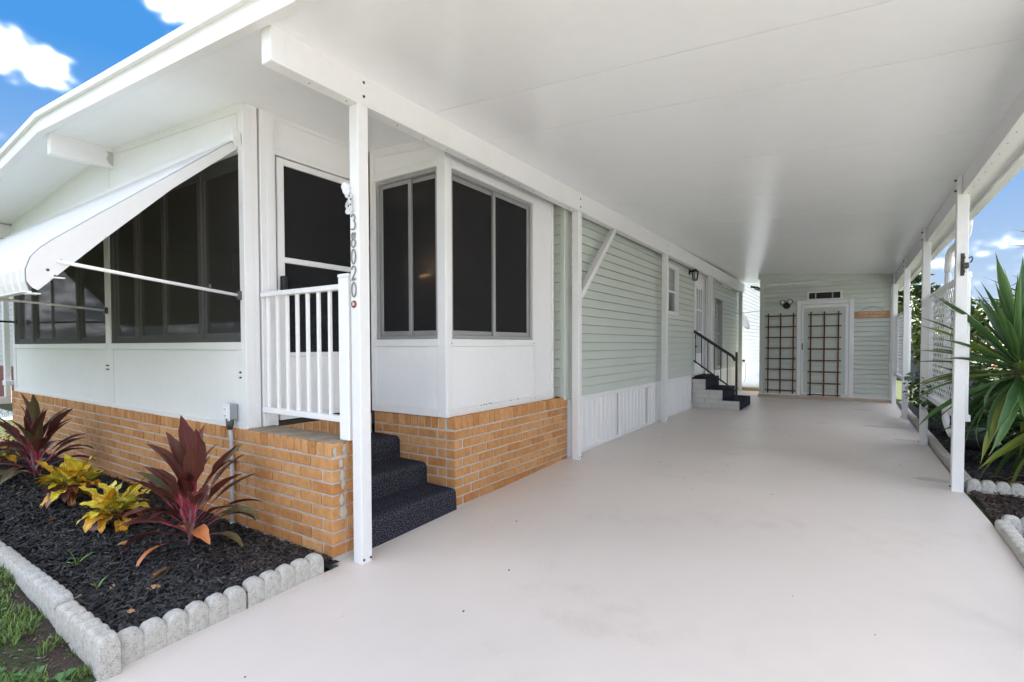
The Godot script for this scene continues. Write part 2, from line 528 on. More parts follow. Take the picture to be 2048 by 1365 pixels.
func _ready() -> void:
	rng.seed = 38020
	# --- camera
	var cam := Camera3D.new()
	cam.name = "camera"
	add_child(cam)
	cam.transform = Transform3D(Basis(Vector3.UP, 0.588204) * Basis(Vector3(1, 0, 0), -0.0260686) * Basis(Vector3(0, 0, 1), -0.0025635), Vector3(0, CAM_Y, 0))
	cam.projection = Camera3D.PROJECTION_FRUSTUM
	cam.near = 0.05
	cam.far = 900.0
	cam.size = 1365.0 / 1015.15 * cam.near
	cam.frustum_offset = Vector2(0, (716.92 - 682.5) / 1015.15 * cam.near)
	cam.current = true
	# --- sky, exposure
	var env := Environment.new()
	env.background_mode = Environment.BG_SKY
	env.sky = Sky.new()
	var sm := PanoramaSkyMaterial.new()
	sm.panorama = sky_picture()
	env.sky.sky_material = sm
	env.background_energy_multiplier = 1.0
	env.tonemap_mode = Environment.TONE_MAPPER_LINEAR
	env.tonemap_exposure = 6.1
	env.sdfgi_enabled = true
	env.ssao_enabled = true
	env.ssil_enabled = true
	var we := WorldEnvironment.new()
	we.name = "world_environment"
	we.environment = env
	add_child(we)
	# --- sun: high, behind the house, softened by thin cloud
	var sun := DirectionalLight3D.new()
	sun.name = "sun"
	sun.light_energy = 0.95
	sun.light_angular_distance = 1.2
	sun.light_color = Color(1.0, 0.96, 0.89)
	sun.shadow_enabled = true
	add_child(sun)
	sun.look_at_from_position(Vector3.ZERO, -Vector3(-0.16, 1.0, -0.54), Vector3.UP)

	make_materials()
	make_leaf_materials()
	build_ground()
	build_house()
	build_brick_walls()
	build_carport()
	build_shed()
	build_porch()
	build_awning()
	build_entry()
	build_right_side()
	build_front_bed()
	build_back_and_neighbours()
	build_small_things()

# sky over the whole sphere: blue air, pale near the horizon, drifting fair-weather cloud
func sky_picture() -> ImageTexture:
	var w := 1536
	var h := 768
	var im := Image.create(w, h, false, Image.FORMAT_RGBF)
	var n1 := noise(21, 1.5, 5)
	var n2 := noise(22, 5.0, 4)
	# [x, z, strength, size] in the cloud layer: the banks west of the house and the blue between them
	var puffs := [[-1.475, -0.27, 0.95, 0.14], [-1.52, -0.335, 0.8, 0.12], [-1.555, -0.40, 0.62, 0.09], [-1.13, -0.505, 0.85, 0.08], [-1.05, -0.56, 0.95, 0.10], [-1.42, -0.42, -1.22, 0.42], [0.42, -2.45, -0.55, 0.9]]
	for y in h:
		var th := (y + 0.5) / h * PI
		for x in w:
			var ph := (x + 0.5) / w * TAU
			var d := Vector3(sin(th) * sin(ph), cos(th), -sin(th) * cos(ph))
			var c := Color(0.16, 0.16, 0.15)
			if d.y > -0.01:
				var e := maxf(d.y, 0.0)
				var air := Color(0.115, 0.135, 0.152).lerp(Color(0.0125, 0.056, 0.137), pow(clampf(e / 0.42, 0.0, 1.0), 0.75))
				# clouds lie in a flat layer: look the noise up where the ray meets it
				var q := Vector2(d.x, d.z) / (e + 0.22)
				var v := n1.get_noise_2d(q.x * 1.15 + 0.35, q.y * 1.15 - 0.2) + 0.38 * n2.get_noise_2d(q.x * 0.8, q.y * 0.8)
				for k in puffs:
					v += k[2] * exp(-q.distance_squared_to(Vector2(k[0], k[1])) / (k[3] * k[3]))
				v += 0.42 * n2.get_noise_2d(q.x * 1.7 + 4.0, q.y * 1.7) + 0.40 * n2.get_noise_2d(q.x * 4.0, q.y * 4.0 + 3.0)
				var cover := pow(smoothstep(-0.25, 0.95, v + 0.36), 3.8)
				cover *= lerpf(0.50, 1.0, smoothstep(0.02, 0.34, e))
				var lit := 1.15 + 0.35 * n2.get_noise_2d(q.x * 1.3 + 7.0, q.y * 1.3)
				c = air.lerp(Color(1.0, 1.01, 1.03) * lit, cover)
			im.set_pixel(x, y, c)
	return ImageTexture.create_from_image(im)

# ---------------------------------------------------------------- setting
func ground_y(x: float, z: float) -> float:
	var y := floor_y(minf(z, 4.0)) - 0.035
	if x < -2.47 and z > -0.75:
		y = floor_y(minf(z, 4.0)) + 0.012 + 0.095 * smoothstep(-2.45, -3.7, x)
	return y

func build_ground() -> void:
	# one sheet to the horizon, finer near the carport
	var xs := [-400.0, -120.0, -50.0, -30.0, -20.0, -14.0, -11.0, -9.4]
	for k in 36: xs.append(-9.0 + k * 0.25)
	xs += [0.2, 0.5, 0.8, 1.1, 1.5, 2.0, 3.0, 5.0, 9.0, 16.0, 30.0, 60.0, 150.0, 400.0]
	var zs := [-600.0, -200.0, -90.0, -50.0, -34.0, -24.0, -18.0, -15.0, -12.0, -9.0, -7.0, -5.5, -4.6, -4.0, -3.0, -2.2]
	zs += [-1.9, -1.3, -0.78, -0.72]
	for k in 10: zs.append(-0.6 + k * 0.2)
	zs += [1.6, 2.2, 3.0, 4.0, 7.0, 14.0, 40.0, 200.0]
	var st := st_new(true)
	for i in xs.size() - 1:
		for j in zs.size() - 1:
			var a := Vector3(xs[i], ground_y(xs[i], zs[j]), zs[j])
			var b := Vector3(xs[i + 1], ground_y(xs[i + 1], zs[j]), zs[j])
			var c := Vector3(xs[i + 1], ground_y(xs[i + 1], zs[j + 1]), zs[j + 1])
			var d := Vector3(xs[i], ground_y(xs[i], zs[j + 1]), zs[j + 1])
			quad(st, d, c, b, a)
	struct("ground", done(st), M.lawn)
	# bare soil strip between the lawn and the front edging
	var s2 := st_new(true)
	for i in 40:
		for j in 4:
			var q := []
			for o in [[0, 0], [1, 0], [1, 1], [0, 1]]:
				var x: float = -6.5 + (i + o[0]) * 0.1025
				var z: float = -0.78 + (j + o[1]) * (0.055 + 0.02 * sin(x * 5.0))
				q.append(Vector3(x, ground_y(x, z) + 0.006 + 0.006 * sin(x * 31.0 + z * 17.0), z))
			quad(s2, q[3], q[2], q[1], q[0])
	struct("soil_strip", done(s2), M.soil)
	# painted concrete floor of the carport, a slab with an edge
	var cuts := [2.4, 1.2, 0.0, -0.8, -1.86, -3.0, -4.0, -4.6, -5.45, -9.0, -14.36]
	var s3 := st_new()
	for k in cuts.size() - 1:
		var z0: float = cuts[k]
		var z1: float = cuts[k + 1]
		var l0 := -2.449 if z0 > -1.86 else -3.6
		var l1 := l0
		if z0 <= -1.86:
			l0 = -2.7; l1 = -2.7
		var r0 := 0.80 if z0 > -5.0 else 0.782
		var r1 := 0.80 if z1 > -5.0 else 0.782
		var a := Vector3(l0, floor_y(z0), z0); var b := Vector3(r0, floor_y(z0), z0)
		var c := Vector3(r1, floor_y(z1), z1); var d := Vector3(l1, floor_y(z1), z1)
		var dn := Vector3(0, -0.14, 0)
		quad(s3, a, b, c, d)
		quad(s3, b + dn, c + dn, c, b)
		quad(s3, d + dn, a + dn, a, d)
		if k == 0: quad(s3, a + dn, b + dn, b, a)
		if k == cuts.size() - 2: quad(s3, c + dn, d + dn, d, c)
	struct("driveway", done(s3), M.floor_paint)
	var rd := bx("street", self, Vector3(-90.0, -0.5, 2.4), Vector3(90.0, floor_y(2.4) - 0.006, 10.5), M.asphalt, 0.02)
	rd.set_meta("kind", "structure")
	var nd := bx("neighbour_driveway", self, Vector3(2.75, -0.3, -24.0), Vector3(8.2, -0.012, 4.0), M.pad_white, 0.02)
	nd.set_meta("kind", "structure")

# ---------------------------------------------------------------- boards, bricks, windows
# one lapped siding board: thick at its lower edge
func lap_board(parent: Node, F: Array, u0: float, u1: float, y0: float, h: float, m: Material, n0 := 0.0, called := "siding_board") -> MeshInstance3D:
	var L := snappedf(absf(u1 - u0), 0.001)
	var key := "lap %s %.3f %.3f" % [F[0], L, h]
	if not mesh_cache.has(key):
		var st := st_new()
		var pr := [Vector2(-0.006, 0), Vector2(0.0185, 0.0), Vector2(0.020, 0.002), Vector2(0.005, h - 0.0045), Vector2(-0.006, h - 0.0045)]
		for k in pr.size():
			var p: Vector2 = pr[k]
			var q: Vector2 = pr[(k + 1) % pr.size()]
			if F[0] == "z":
				quad(st, Vector3(L / 2, p.y, p.x), Vector3(L / 2, q.y, q.x), Vector3(-L / 2, q.y, q.x), Vector3(-L / 2, p.y, p.x))
			else:
				quad(st, Vector3(p.x, p.y, -L / 2), Vector3(q.x, q.y, -L / 2), Vector3(q.x, q.y, L / 2), Vector3(p.x, p.y, L / 2))
		for e in [-1, 1]:
			for k in range(1, pr.size() - 1):
				var v := []
				for p in [pr[0], pr[k], pr[k + 1]]:
					v.append(Vector3(e * L / 2, p.y, p.x) if F[0] == "z" else Vector3(p.x, p.y, e * L / 2))
				if (e > 0) == (F[0] == "x"): tri(st, v[0], v[1], v[2])
				else: tri(st, v[0], v[2], v[1])
		mesh_cache[key] = done(st)
	var tilt := rng.randf_range(-0.0006, 0.0006)
	var c := wpt(F, (u0 + u1) / 2.0, y0, n0 + rng.randf_range(0.0, 0.0015))
	var bas := Basis(Vector3(0, 0, 1), tilt) if F[0] == "z" else Basis(Vector3(1, 0, 0), tilt)
	return put(called, mesh_cache[key], m, parent, Transform3D(bas, c))

# rows of siding with openings [u0, u1, y0, y1]
func siding(parent: Node, F: Array, u0: float, u1: float, y0: float, y1: float, pitch: float, m: Material, holes: Array) -> void:
	var y := y0
	while y < y1 - 0.02:
		var h := minf(pitch, y1 - y)
		var edges := [[u0, u1]]
		for o in holes:
			if y + h * 0.5 > o[2] and y + h * 0.5 < o[3]:
				var next := []
				for e in edges:
					if o[1] <= e[0] or o[0] >= e[1]:
						next.append(e)
						continue
					if o[0] - e[0] > 0.02: next.append([e[0], o[0]])
					if e[1] - o[1] > 0.02: next.append([o[1], e[1]])
				edges = next
		for e in edges:
			lap_board(parent, F, e[0], e[1], y, h, m)
		y += pitch

func brick_mesh(size: Vector3, v: int) -> ArrayMesh:
	var key := "brick %.3f %.3f %.3f %d" % [size.x, size.y, size.z, v]
	if not mesh_cache.has(key):
		var st := st_new()
		cbox(st, Vector3.ZERO, size, 0.004, 0.0016)
		mesh_cache[key] = done(st)
	return mesh_cache[key]

# bricks of one face; returns [transform, mesh, material] for each so that the caller can rank them
func brick_face(F: Array, u0: float, u1: float, y_top: float, courses: int, pitch: float, start: float, list: Array, mats: Array, thick := 0.09) -> void:
	var hgt := pitch - 0.013
	for c in courses:
		var yc := y_top - pitch * (c + 0.5)
		var e := u1
		var first := start if c % 2 == 0 else fposmod(start + 0.1017, 0.2035)
		var nxt := u1 - first
		while e > u0 + 0.025:
			var s := maxf(u0, nxt)
			var width := snappedf(e - s - 0.0125, 0.004)
			if width > 0.015:
				var size := Vector3(width, hgt, thick) if F[0] == "z" else Vector3(thick, hgt, width)
				var n := -thick / 2.0 + rng.randf_range(-0.0015, 0.0025)
				var jig := Basis(Vector3.UP, rng.randf_range(-0.005, 0.005)) * Basis(Vector3(0, 0, 1) if F[0] == "z" else Vector3(1, 0, 0), rng.randf_range(-0.007, 0.007))
				var m: Material = mats[[0, 0, 1, 2, 0, 2, 1, 3][rng.randi() % 8]]
				if c >= courses - 1 and rng.randf() < 0.7: m = mats[3]
				var centre := e - width / 2.0 - (0.0 if e == u1 else 0.005)
				list.append([Transform3D(jig, wpt(F, centre, yc, n)), brick_mesh(size, rng.randi() % 3), m])
			e = s
			nxt -= 0.2035

func rowlock_face(F: Array, u0: float, u1: float, y0: float, y1: float, list: Array, mats: Array, depth := 0.07) -> void:
	var n := int(round((u1 - u0) / 0.0735))
	var step := (u1 - u0) / n
	for k in n:
		var size := Vector3(step - 0.0125, y1 - y0, depth) if F[0] == "z" else Vector3(depth, y1 - y0, step - 0.0125)
		size = size.snapped(Vector3.ONE * 0.001)
		var jig := Basis(Vector3(0, 0, 1) if F[0] == "z" else Vector3(1, 0, 0), rng.randf_range(-0.02, 0.02))
		list.append([Transform3D(jig, wpt(F, u0 + step * (k + 0.5), (y0 + y1) / 2.0 + rng.randf_range(-0.002, 0.002), -depth / 2.0 + rng.randf_range(-0.001, 0.003))), brick_mesh(size, rng.randi() % 3), mats[[0, 1, 2, 0, 3, 2, 0][rng.randi() % 7]]])

func lay_bricks(parent: Node, list: Array, most := 300) -> void:
	var eye := Vector3(0, CAM_Y, 0)
	list.sort_custom(func(a, b): return a[0].origin.distance_squared_to(eye) < b[0].origin.distance_squared_to(eye))
	var rest := {}
	for k in list.size():
		var e: Array = list[k]
		if k < most:
			put("brick", e[1], e[2], parent, e[0])
		else:
			if not rest.has(e[2]): rest[e[2]] = st_new()
			rest[e[2]].append_from(e[1], 0, e[0])
	if rest.is_empty():
		return
	var joined: ArrayMesh = null
	var mats := []
	for m in rest:
		joined = rest[m].commit(joined) if joined else rest[m].commit()
		mats.append(m)
	for k in mats.size(): joined.surface_set_material(k, mats[k])
	var o := MeshInstance3D.new()
	o.name = "far_bricks"
	o.mesh = joined
	parent.add_child(o, true)
	o.transform = (parent as Node3D).global_transform.affine_inverse()
	o.set_meta("kind", "stuff")

# a sliding window: frame, stiles, sashes with glass, insect screen in front
func slider(parent: Node, F: Array, u0: float, u1: float, y0: float, y1: float, split: Array, front_screen: bool, label := "") -> Node3D:
	var fm: Material = M.frame_light if front_screen else M.frame_grey
	var w := Node3D.new()
	w.name = "window"
	parent.add_child(w, true)
	if label: w.set_meta("label", label)
	var fw := 0.03
	wb("frame", w, F, u0, u0 + fw, y0, y1, -0.075, -0.012, fm)
	wb("frame", w, F, u1 - fw, u1, y0, y1, -0.075, -0.012, fm)
	wb("frame", w, F, u0 + fw, u1 - fw, y0, y0 + fw, -0.075, -0.012, fm)
	wb("frame", w, F, u0 + fw, u1 - fw, y1 - fw, y1, -0.075, -0.012, fm)
	# sashes
	var edges := [u0 + fw]
	for s in split: edges.append(s)
	edges.append(u1 - fw)
	for k in edges.size() - 1:
		var a: float = edges[k] - (0.02 if k > 0 else 0.0)
		var b: float = edges[k + 1] + (0.02 if k < edges.size() - 2 else 0.0)
		var n := -0.030 if k % 2 == 0 else -0.052
		var sw := 0.05 if front_screen else 0.034
		var sash := wb("sash", w, F, a, a + sw, y0 + fw, y1 - fw, n - 0.018, n, fm)
		wb("stile", sash, F, b - sw, b, y0 + fw, y1 - fw, n - 0.018, n, fm)
		wb("rail", sash, F, a + sw, b - sw, y0 + fw, y0 + fw + 0.038, n - 0.018, n, fm)
		wb("rail", sash, F, a + sw, b - sw, y1 - fw - 0.034, y1 - fw, n - 0.018, n, fm)
		wb("pane", sash, F, a + sw - 0.004, b - sw + 0.004, y0 + fw + 0.03, y1 - fw - 0.03, n - 0.012, n - 0.008, M.glass, 0.0005)
		if not front_screen:
			wb("screen", sash, F, a + sw, b - sw, y0 + fw + 0.038, y1 - fw - 0.034, n - 0.0045, n - 0.0035, M.insect_screen, 0.0003)
	if front_screen:
		wb("screen", w, F, u0, u1, y0, y1, -0.006, -0.005, M.thin_screen, 0.0003)
	return w

# ---------------------------------------------------------------- the mobile home
func build_house() -> void:
	var h := thing("mobile_home", "long white and pale green mobile home with screened front porch room", "house", Vector3(-5.7, 0, -8.0))
	var A := ["z", -1.865]     # front of the porch room
	var S := ["x", -3.42]      # side of the porch room, with the storm door
	var B := ["z", -2.93]      # little wall beside the steps
	var D := ["x", -2.555]     # side of the second room, along the carport
	var E := ["x", -2.50]      # green siding along the carport
	var wp: Material = M.white_panel
	var tw: Material = M.trim_white
	# --- front wall, lower panels, posts, trims
	for r in [[-8.86, -5.86], [-5.74, -3.47]]:
		wb("wall_panel", h, A, r[0], r[1], 0.64, 1.17, -0.05, 0.0, wp)
		wb("trim", h, A, r[0] - 0.03, r[1] + 0.03, 1.17, 1.225, -0.05, 0.008, tw)
		wb("trim", h, A, r[0] - 0.03, r[1] + 0.03, 0.626, 0.665, 0.0, 0.007, tw)
		wb("trim", h, A, r[0] - 0.004, r[0] + 0.05, 0.665, 1.17, 0.0, 0.005, tw)
		wb("trim", h, A, r[1] - 0.05, r[1] + 0.004, 0.665, 1.17, 0.0, 0.005, tw)
	wb("wall_post", h, A, -5.86, -5.74, 0.63, 2.97, -0.05, 0.004, tw)
	wb("wall_post", h, A, -8.94, -8.86, 0.62, 2.70, -0.05, 0.004, tw)
	wb("corner_post", h, A, -3.47, -3.405, 0.628, 2.80, -0.06, 0.006, tw)
	wb("head_trim", h, A, -8.86, -5.86, 2.506, 2.56, -0.05, 0.006, tw)
	wb("head_trim", h, A, -5.74, -3.47, 2.506, 2.56, -0.05, 0.006, tw)
	# gable panels follow the roof
	var z := -1.86
	wall_poly("gable_panel", h, A, [Vector2(-5.74, 2.56), Vector2(-3.47, 2.56), Vector2(-3.47, ceil_y(-3.47, z) + 0.01), Vector2(-5.62, ceil_y(-5.62, z) + 0.01), Vector2(-5.74, ceil_y(-5.62, z))], -0.05, 0.0, wp)
	wall_poly("gable_panel", h, A, [Vector2(-8.86, 2.56), Vector2(-5.86, 2.56), Vector2(-5.86, left_roof_y(-5.86, z) + 0.01), Vector2(-8.86, left_roof_y(-8.86, z) + 0.01)], -0.05, 0.0, wp)
	wall_poly("roof_trim", h, A, [Vector2(-5.74, ceil_y(-5.74, z) - 0.055), Vector2(-3.40, ceil_y(-3.40, z) - 0.055), Vector2(-3.40, ceil_y(-3.40, z)), Vector2(-5.74, ceil_y(-5.74, z))], 0.001, 0.008, tw)
	wb("trim", h, A, -3.52, -3.478, 2.56, ceil_y(-3.5, z) - 0.056, 0.0, 0.006, tw)
	wb("trim", h, A, -5.735, -5.70, 2.56, ceil_y(-5.7, z) - 0.056, 0.0, 0.005, tw)
	# front windows behind insect screen
	slider(h, A, -5.74, -3.47, 1.225, 2.506, [-5.26, -4.72, -4.10], true, "wide screened window with four grey sashes under the awning")
	slider(h, A, -8.86, -5.86, 1.225, 2.506, [-8.24, -7.52, -6.72], true, "wide screened window with grey sashes at the far end of the awning")
	for lx in [-3.46, -5.78, -5.82]:
		for dy in [0.0, 0.035]:
			wb("latch", h, A, lx - 0.028, lx - 0.006, 0.975 + dy, 0.988 + dy, 0.0045, 0.012, M.bolt_dark, 0.002)
	# --- side wall with the storm door
	wb("corner_post", h, S, -1.962, -1.86, 0.628, 2.86, -0.05, 0.012, wp)
	wb("corner_post", h, S, -2.085, -1.975, 0.628, 2.86, -0.05, 0.02, tw)
	wb("trim", h, S, -2.066, -2.02, 0.66, 2.80, 0.02, 0.024, wp)
	wb("header_panel", h, S, -2.93, -2.085, 2.60, 2.88, -0.05, 0.0, wp)
	wb("trim", h, S, -2.93, -2.085, 2.80, 2.88, 0.0, 0.008, tw)
	wb("trim", h, S, -2.93, -2.085, 2.555, 2.60, -0.05, 0.008, tw)
	wb("trim", h, S, -2.13, -2.087, 2.60, 2.80, 0.0, 0.006, tw)
	wb("jamb", h, S, -2.93, -2.895, 0.63, 2.555, -0.05, 0.004, tw)
	var dr := wb("storm_door", h, S, -2.16, -2.105, 0.66, 2.545, -0.03, 0.006, M.trim_white)
	dr.set_meta("label", "white aluminium storm door with dark glass above a white kick panel")
	wb("stile", dr, S, -2.89, -2.835, 0.66, 2.545, -0.03, 0.006, tw)
	wb("rail", dr, S, -2.835, -2.16, 2.50, 2.545, -0.03, 0.006, tw)
	wb("rail", dr, S, -2.835, -2.16, 1.80, 1.84, -0.03, 0.008, tw)
	wb("kick_panel", dr, S, -2.835, -2.16, 0.70, 1.12, -0.02, 0.0, wp)
	wb("rail", dr, S, -2.835, -2.16, 0.66, 0.70, -0.03, 0.006, tw)
	wb("rail", dr, S, -2.835, -2.16, 1.12, 1.15, -0.03, 0.006, tw)
	wb("pane", dr, S, -2.835, -2.16, 1.15, 1.80, -0.016, -0.012, M.glass, 0.0005)
	wb("pane", dr, S, -2.835, -2.16, 1.84, 2.50, -0.016, -0.012, M.glass, 0.0005)
	wb("screen", dr, S, -2.835, -2.16, 1.15, 1.80, -0.010, -0.009, M.insect_screen, 0.0003)  # dark sheet added over the lower door glass to dim it
	wb("screen", dr, S, -2.835, -2.16, 1.84, 2.50, -0.010, -0.009, M.insect_screen, 0.0003)  # same added dimming sheet over the upper door glass
	wb("handle", dr, S, -2.155, -2.115, 1.585, 1.70, 0.006, 0.05, M.rubber_black, 0.008)
	wb("sill", h, S, -2.90, -2.09, 0.62, 0.655, -0.06, 0.01, M.rubber_black)
	for hz in [0.75, 1.55, 2.3]:
		wb("hinge", h, S, -2.905, -2.885, hz, hz + 0.09, 0.004, 0.012, M.galvanised, 0.002)
	# --- little wall beside the steps
	wb("wall_panel", h, B, -3.35, -2.64, 0.70, 1.19, -0.05, 0.0, wp)
	wb("trim", h, B, -3.36, -2.62, 1.19, 1.248, -0.05, 0.009, tw)
	wb("trim", h, B, -3.36, -2.62, 0.645, 0.70, -0.05, 0.007, tw)
	wb("jamb", h, B, -3.39, -3.336, 0.645, 2.84, -0.05, 0.005, tw)
	wb("corner_post", h, B, -2.64, -2.555, 0.645, 2.80, -0.07, 0.004, tw)
	wb("header_panel", h, B, -3.336, -2.64, 2.62, 2.78, -0.05, 0.0, wp)
	wb("trim", h, B, -3.336, -2.64, 2.565, 2.62, -0.05, 0.009, tw)
	wall_poly("roof_trim", h, B, [Vector2(-3.336, 2.765), Vector2(-2.64, 2.715), Vector2(-2.64, ceil_y(-2.64, -2.9)), Vector2(-3.336, ceil_y(-3.336, -2.9))], -0.05, 0.009, tw)
	slider(h, B, -3.336, -2.64, 1.248, 2.565, [-2.965], false, "narrow grey sliding window beside the porch steps")
	# --- side of the second room
	wb("wall_panel", h, D, -4.20, -3.0, 0.70, 1.19, -0.05, 0.0, wp)
	wb("trim", h, D, -4.215, -2.985, 1.19, 1.248, -0.05, 0.009, tw)
	wb("trim", h, D, -4.58, -2.935, 0.645, 0.70, -0.05, 0.008, tw)
	wb("wall_post", h, D, -3.0, -2.935, 0.70, 2.62, -0.05, 0.003, tw)
	wb("wall_post", h, D, -4.26, -4.20, 0.70, 2.62, -0.05, 0.004, tw)
	wb("wall_panel", h, D, -4.56, -4.26, 0.70, 2.72, -0.05, 0.0, wp)
	wb("edge_trim", h, D, -4.59, -4.56, 0.66, 2.74, -0.05, 0.012, tw)
	wb("header_panel", h, D, -4.26, -2.935, 2.62, 2.74, -0.05, 0.0, wp)
	wb("trim", h, D, -4.20, -3.0, 2.557, 2.62, -0.05, 0.007, tw)
	slider(h, D, -4.20, -3.0, 1.248, 2.557, [-3.61], false, "wide grey sliding window with dark screens facing the carport")
	for q in [[-2.985, 1.215], [-4.205, 1.215], [-4.22, 0.685]]:
		put("screw", lathe_mesh([Vector2(0.0, 0.004), Vector2(0.004, 0.003), Vector2(0.005, 0.0)], 8), M.bolt_dark, h, Transform3D(Basis(Vector3(0, 0, 1), -PI / 2), wpt(D, q[0], q[1], 0.010)))
	# flaked paint along the lower trim
	for q in [[-3.36, 0.697], [-3.40, 0.702], [-3.43, 0.699], [-3.47, 0.704], [-3.50, 0.70], [-3.80, 0.699], [-3.92, 0.703]]:
		put("paint_flake", brick_mesh(Vector3(0.002, 0.008, 0.012), rng.randi() % 3), M.bolt_dark, h, Transform3D(Basis(Vector3(1, 0, 0), rng.randf()), wpt(D, q[0], q[1], 0.0075)))
	# --- green siding: the return at the corner, then the long side
	siding(h, ["z", -4.72], -2.63, -2.525, 0.655, 2.75, 0.1, M.siding_green, [])
	bx("corner_trim", h, Vector3(-2.53, 0.62, -4.84), Vector3(-2.478, 2.72, -4.70), M.trim_green, 0.004)
	bx("corner_trim", h, Vector3(-2.52, 0.0, -4.90), Vector3(-2.47, 0.62, -4.80), M.vinyl_white, 0.004)
	var holes := [[-8.92, -8.28, 1.69, 2.53], [-10.96, -10.0, 0.5, 2.80], [-12.42, -11.78, 0.66, 2.20]]
	siding(h, E, -9.9, -4.84, 0.632, 2.73, 0.0995, M.siding_green, holes)
	siding(h, E, -14.6, -9.9, 0.632, 2.73, 0.0995, M.siding_green, holes)
	bx("corner_trim", h, Vector3(-2.56, 0.05, -14.66), Vector3(-2.475, 2.75, -14.59), M.trim_green, 0.004)
	# skirting: ribbed white panels under a rail
	wb("skirt_rail", h, E, -6.58, -4.90, 0.575, 0.632, -0.01, 0.016, M.vinyl_white)
	wb("skirt_rail", h, E, -9.90, -6.585, 0.575, 0.632, -0.01, 0.015, M.vinyl_white)
	wb("skirt_rail", h, E, -14.6, -10.98, 0.575, 0.632, -0.01, 0.015, M.vinyl_white)
	for r in [[-6.205, -4.90], [-7.325, -6.21], [-8.6, -7.33], [-9.9, -8.605], [-12.4, -10.98], [-13.6, -12.405], [-14.6, -13.605]]:
		skirt_panel(h, -2.50, r[0], r[1])
	for r in [[-9.92, -4.90], [-14.6, -10.99]]:
		wb("skirt_track", h, E, r[0], r[1], 0.0, 0.04, -0.02, 0.014, M.vinyl_white)
	# small window, white trim
	var win := wb("window", h, E, -8.92, -8.86, 1.69, 2.53, -0.04, 0.022, tw)
	win.set_meta("label", "small white framed window between two carport posts")
	wb("frame", win, E, -8.34, -8.28, 1.69, 2.53, -0.04, 0.022, tw)
	wb("frame", win, E, -8.86, -8.34, 2.465, 2.53, -0.04, 0.022, tw)
	wb("frame", win, E, -8.86, -8.34, 1.69, 1.755, -0.04, 0.026, tw)
	wb("sash", win, E, -8.86, -8.34, 2.07, 2.105, -0.03, -0.004, tw)
	wb("sash", win, E, -8.86, -8.825, 1.755, 2.465, -0.035, -0.008, tw)
	wb("sash", win, E, -8.375, -8.34, 1.755, 2.465, -0.035, -0.008, tw)
	wb("pane", win, E, -8.825, -8.375, 2.105, 2.465, -0.022, -0.018, M.glass, 0.0005)
	wb("pane", win, E, -8.825, -8.375, 1.755, 2.07, -0.026, -0.022, M.glass, 0.0005)
	wb("blind", win, E, -8.825, -8.375, 2.12, 2.46, -0.06, -0.05, M.siding_grey, 0.001)
	# second narrow window with a grey frame
	var w2 := wb("window", h, E, -12.42, -12.36, 0.66, 2.20, -0.04, 0.05, M.frame_grey)
	w2.set_meta("label", "tall narrow grey framed window beyond the back door")
	wb("frame", w2, E, -11.84, -11.78, 0.66, 2.20, -0.04, 0.03, M.frame_grey)
	wb("frame", w2, E, -12.36, -11.84, 2.14, 2.20, -0.04, 0.03, M.frame_dark)
	wb("frame", w2, E, -12.36, -11.84, 0.66, 0.72, -0.04, 0.03, M.frame_grey)
	wb("sash", w2, E, -12.36, -11.84, 1.42, 1.47, -0.03, 0.0, M.frame_grey)
	wb("pane", w2, E, -12.36, -11.84, 0.72, 2.14, -0.022, -0.018, M.glass, 0.0005)
	# back door: white, fifteen lights
	var bd := wb("door", h, E, -10.93, -10.03, 0.60, 2.56, -0.035, -0.012, M.vinyl_white)
	bd.set_meta("label", "white back door with three columns of small panes")
	wb("casing", bd, E, -10.03, -9.985, 0.58, 2.62, -0.03, 0.02, tw)
	wb("casing", bd, E, -10.975, -10.93, 0.58, 2.62, -0.03, 0.02, tw)
	wb("casing", bd, E, -10.975, -9.985, 2.56, 2.70, -0.03, 0.018, tw)
	for i in 3:
		for j in 3:
			wb("pane", bd, E, -10.235 - i * 0.15 - 0.135, -10.235 - i * 0.15, 1.03 + j * 0.43, 1.44 + j * 0.43, -0.013, -0.008, M.door_glass, 0.001)
	for i in 4:
		wb("muntin", bd, E, -10.22 - i * 0.15 - 0.017, -10.22 - i * 0.15 + 0.002, 1.0, 2.35, -0.012, 0.002, M.vinyl_white, 0.002)
	for j in 4:
		wb("muntin", bd, E, -10.69, -10.22, 1.005 + j * 0.43, 1.03 + j * 0.43, -0.011, 0.001, M.vinyl_white, 0.002)
	wb("handle", bd, E, -10.15, -10.05, 1.15, 1.175, -0.012, 0.05, M.rubber_black, 0.004)
	wb("lock", bd, E, -10.11, -10.06, 1.32, 1.38, -0.012, 0.02, M.rubber_black, 0.004)
	# wall vent near the roof
	var vt := wb("vent", h, E, -13.45, -12.5, 2.56, 2.59, 0.0, 0.05, M.vinyl_white)
	wb("louvre", vt, E, -13.43, -12.52, 2.60, 2.66, 0.005, 0.02, M.frame_dark)
	wb("hood", vt, E, -13.45, -12.5, 2.67, 2.69, 0.0, 0.05, M.vinyl_white)
	wb("cheek", vt, E, -12.515, -12.5, 2.59, 2.67, 0.0, 0.045, M.vinyl_white)
	# --- roof over the house: right and left of the ridge, with the front overhang
	var ra := -9.35
	var zf := -1.405
	var zb := -14.85
	for part in [[-5.62, -2.43, true], [ra, -5.62, false]]:
		var f := func(x: float, zz: float) -> float: return ceil_y(x, zz) if part[2] else left_roof_y(x, zz)
		var lo := []
		var hi := []
		for q in [[part[0], zf], [part[1], zf], [part[1], zb], [part[0], zb]]:
			var y: float = f.call(q[0], q[1])
			lo.append(Vector3(q[0], y, q[1])); hi.append(Vector3(q[0], y + 0.09, q[1]))
		hexa("roof", h, lo, hi, M.ceiling_paint)
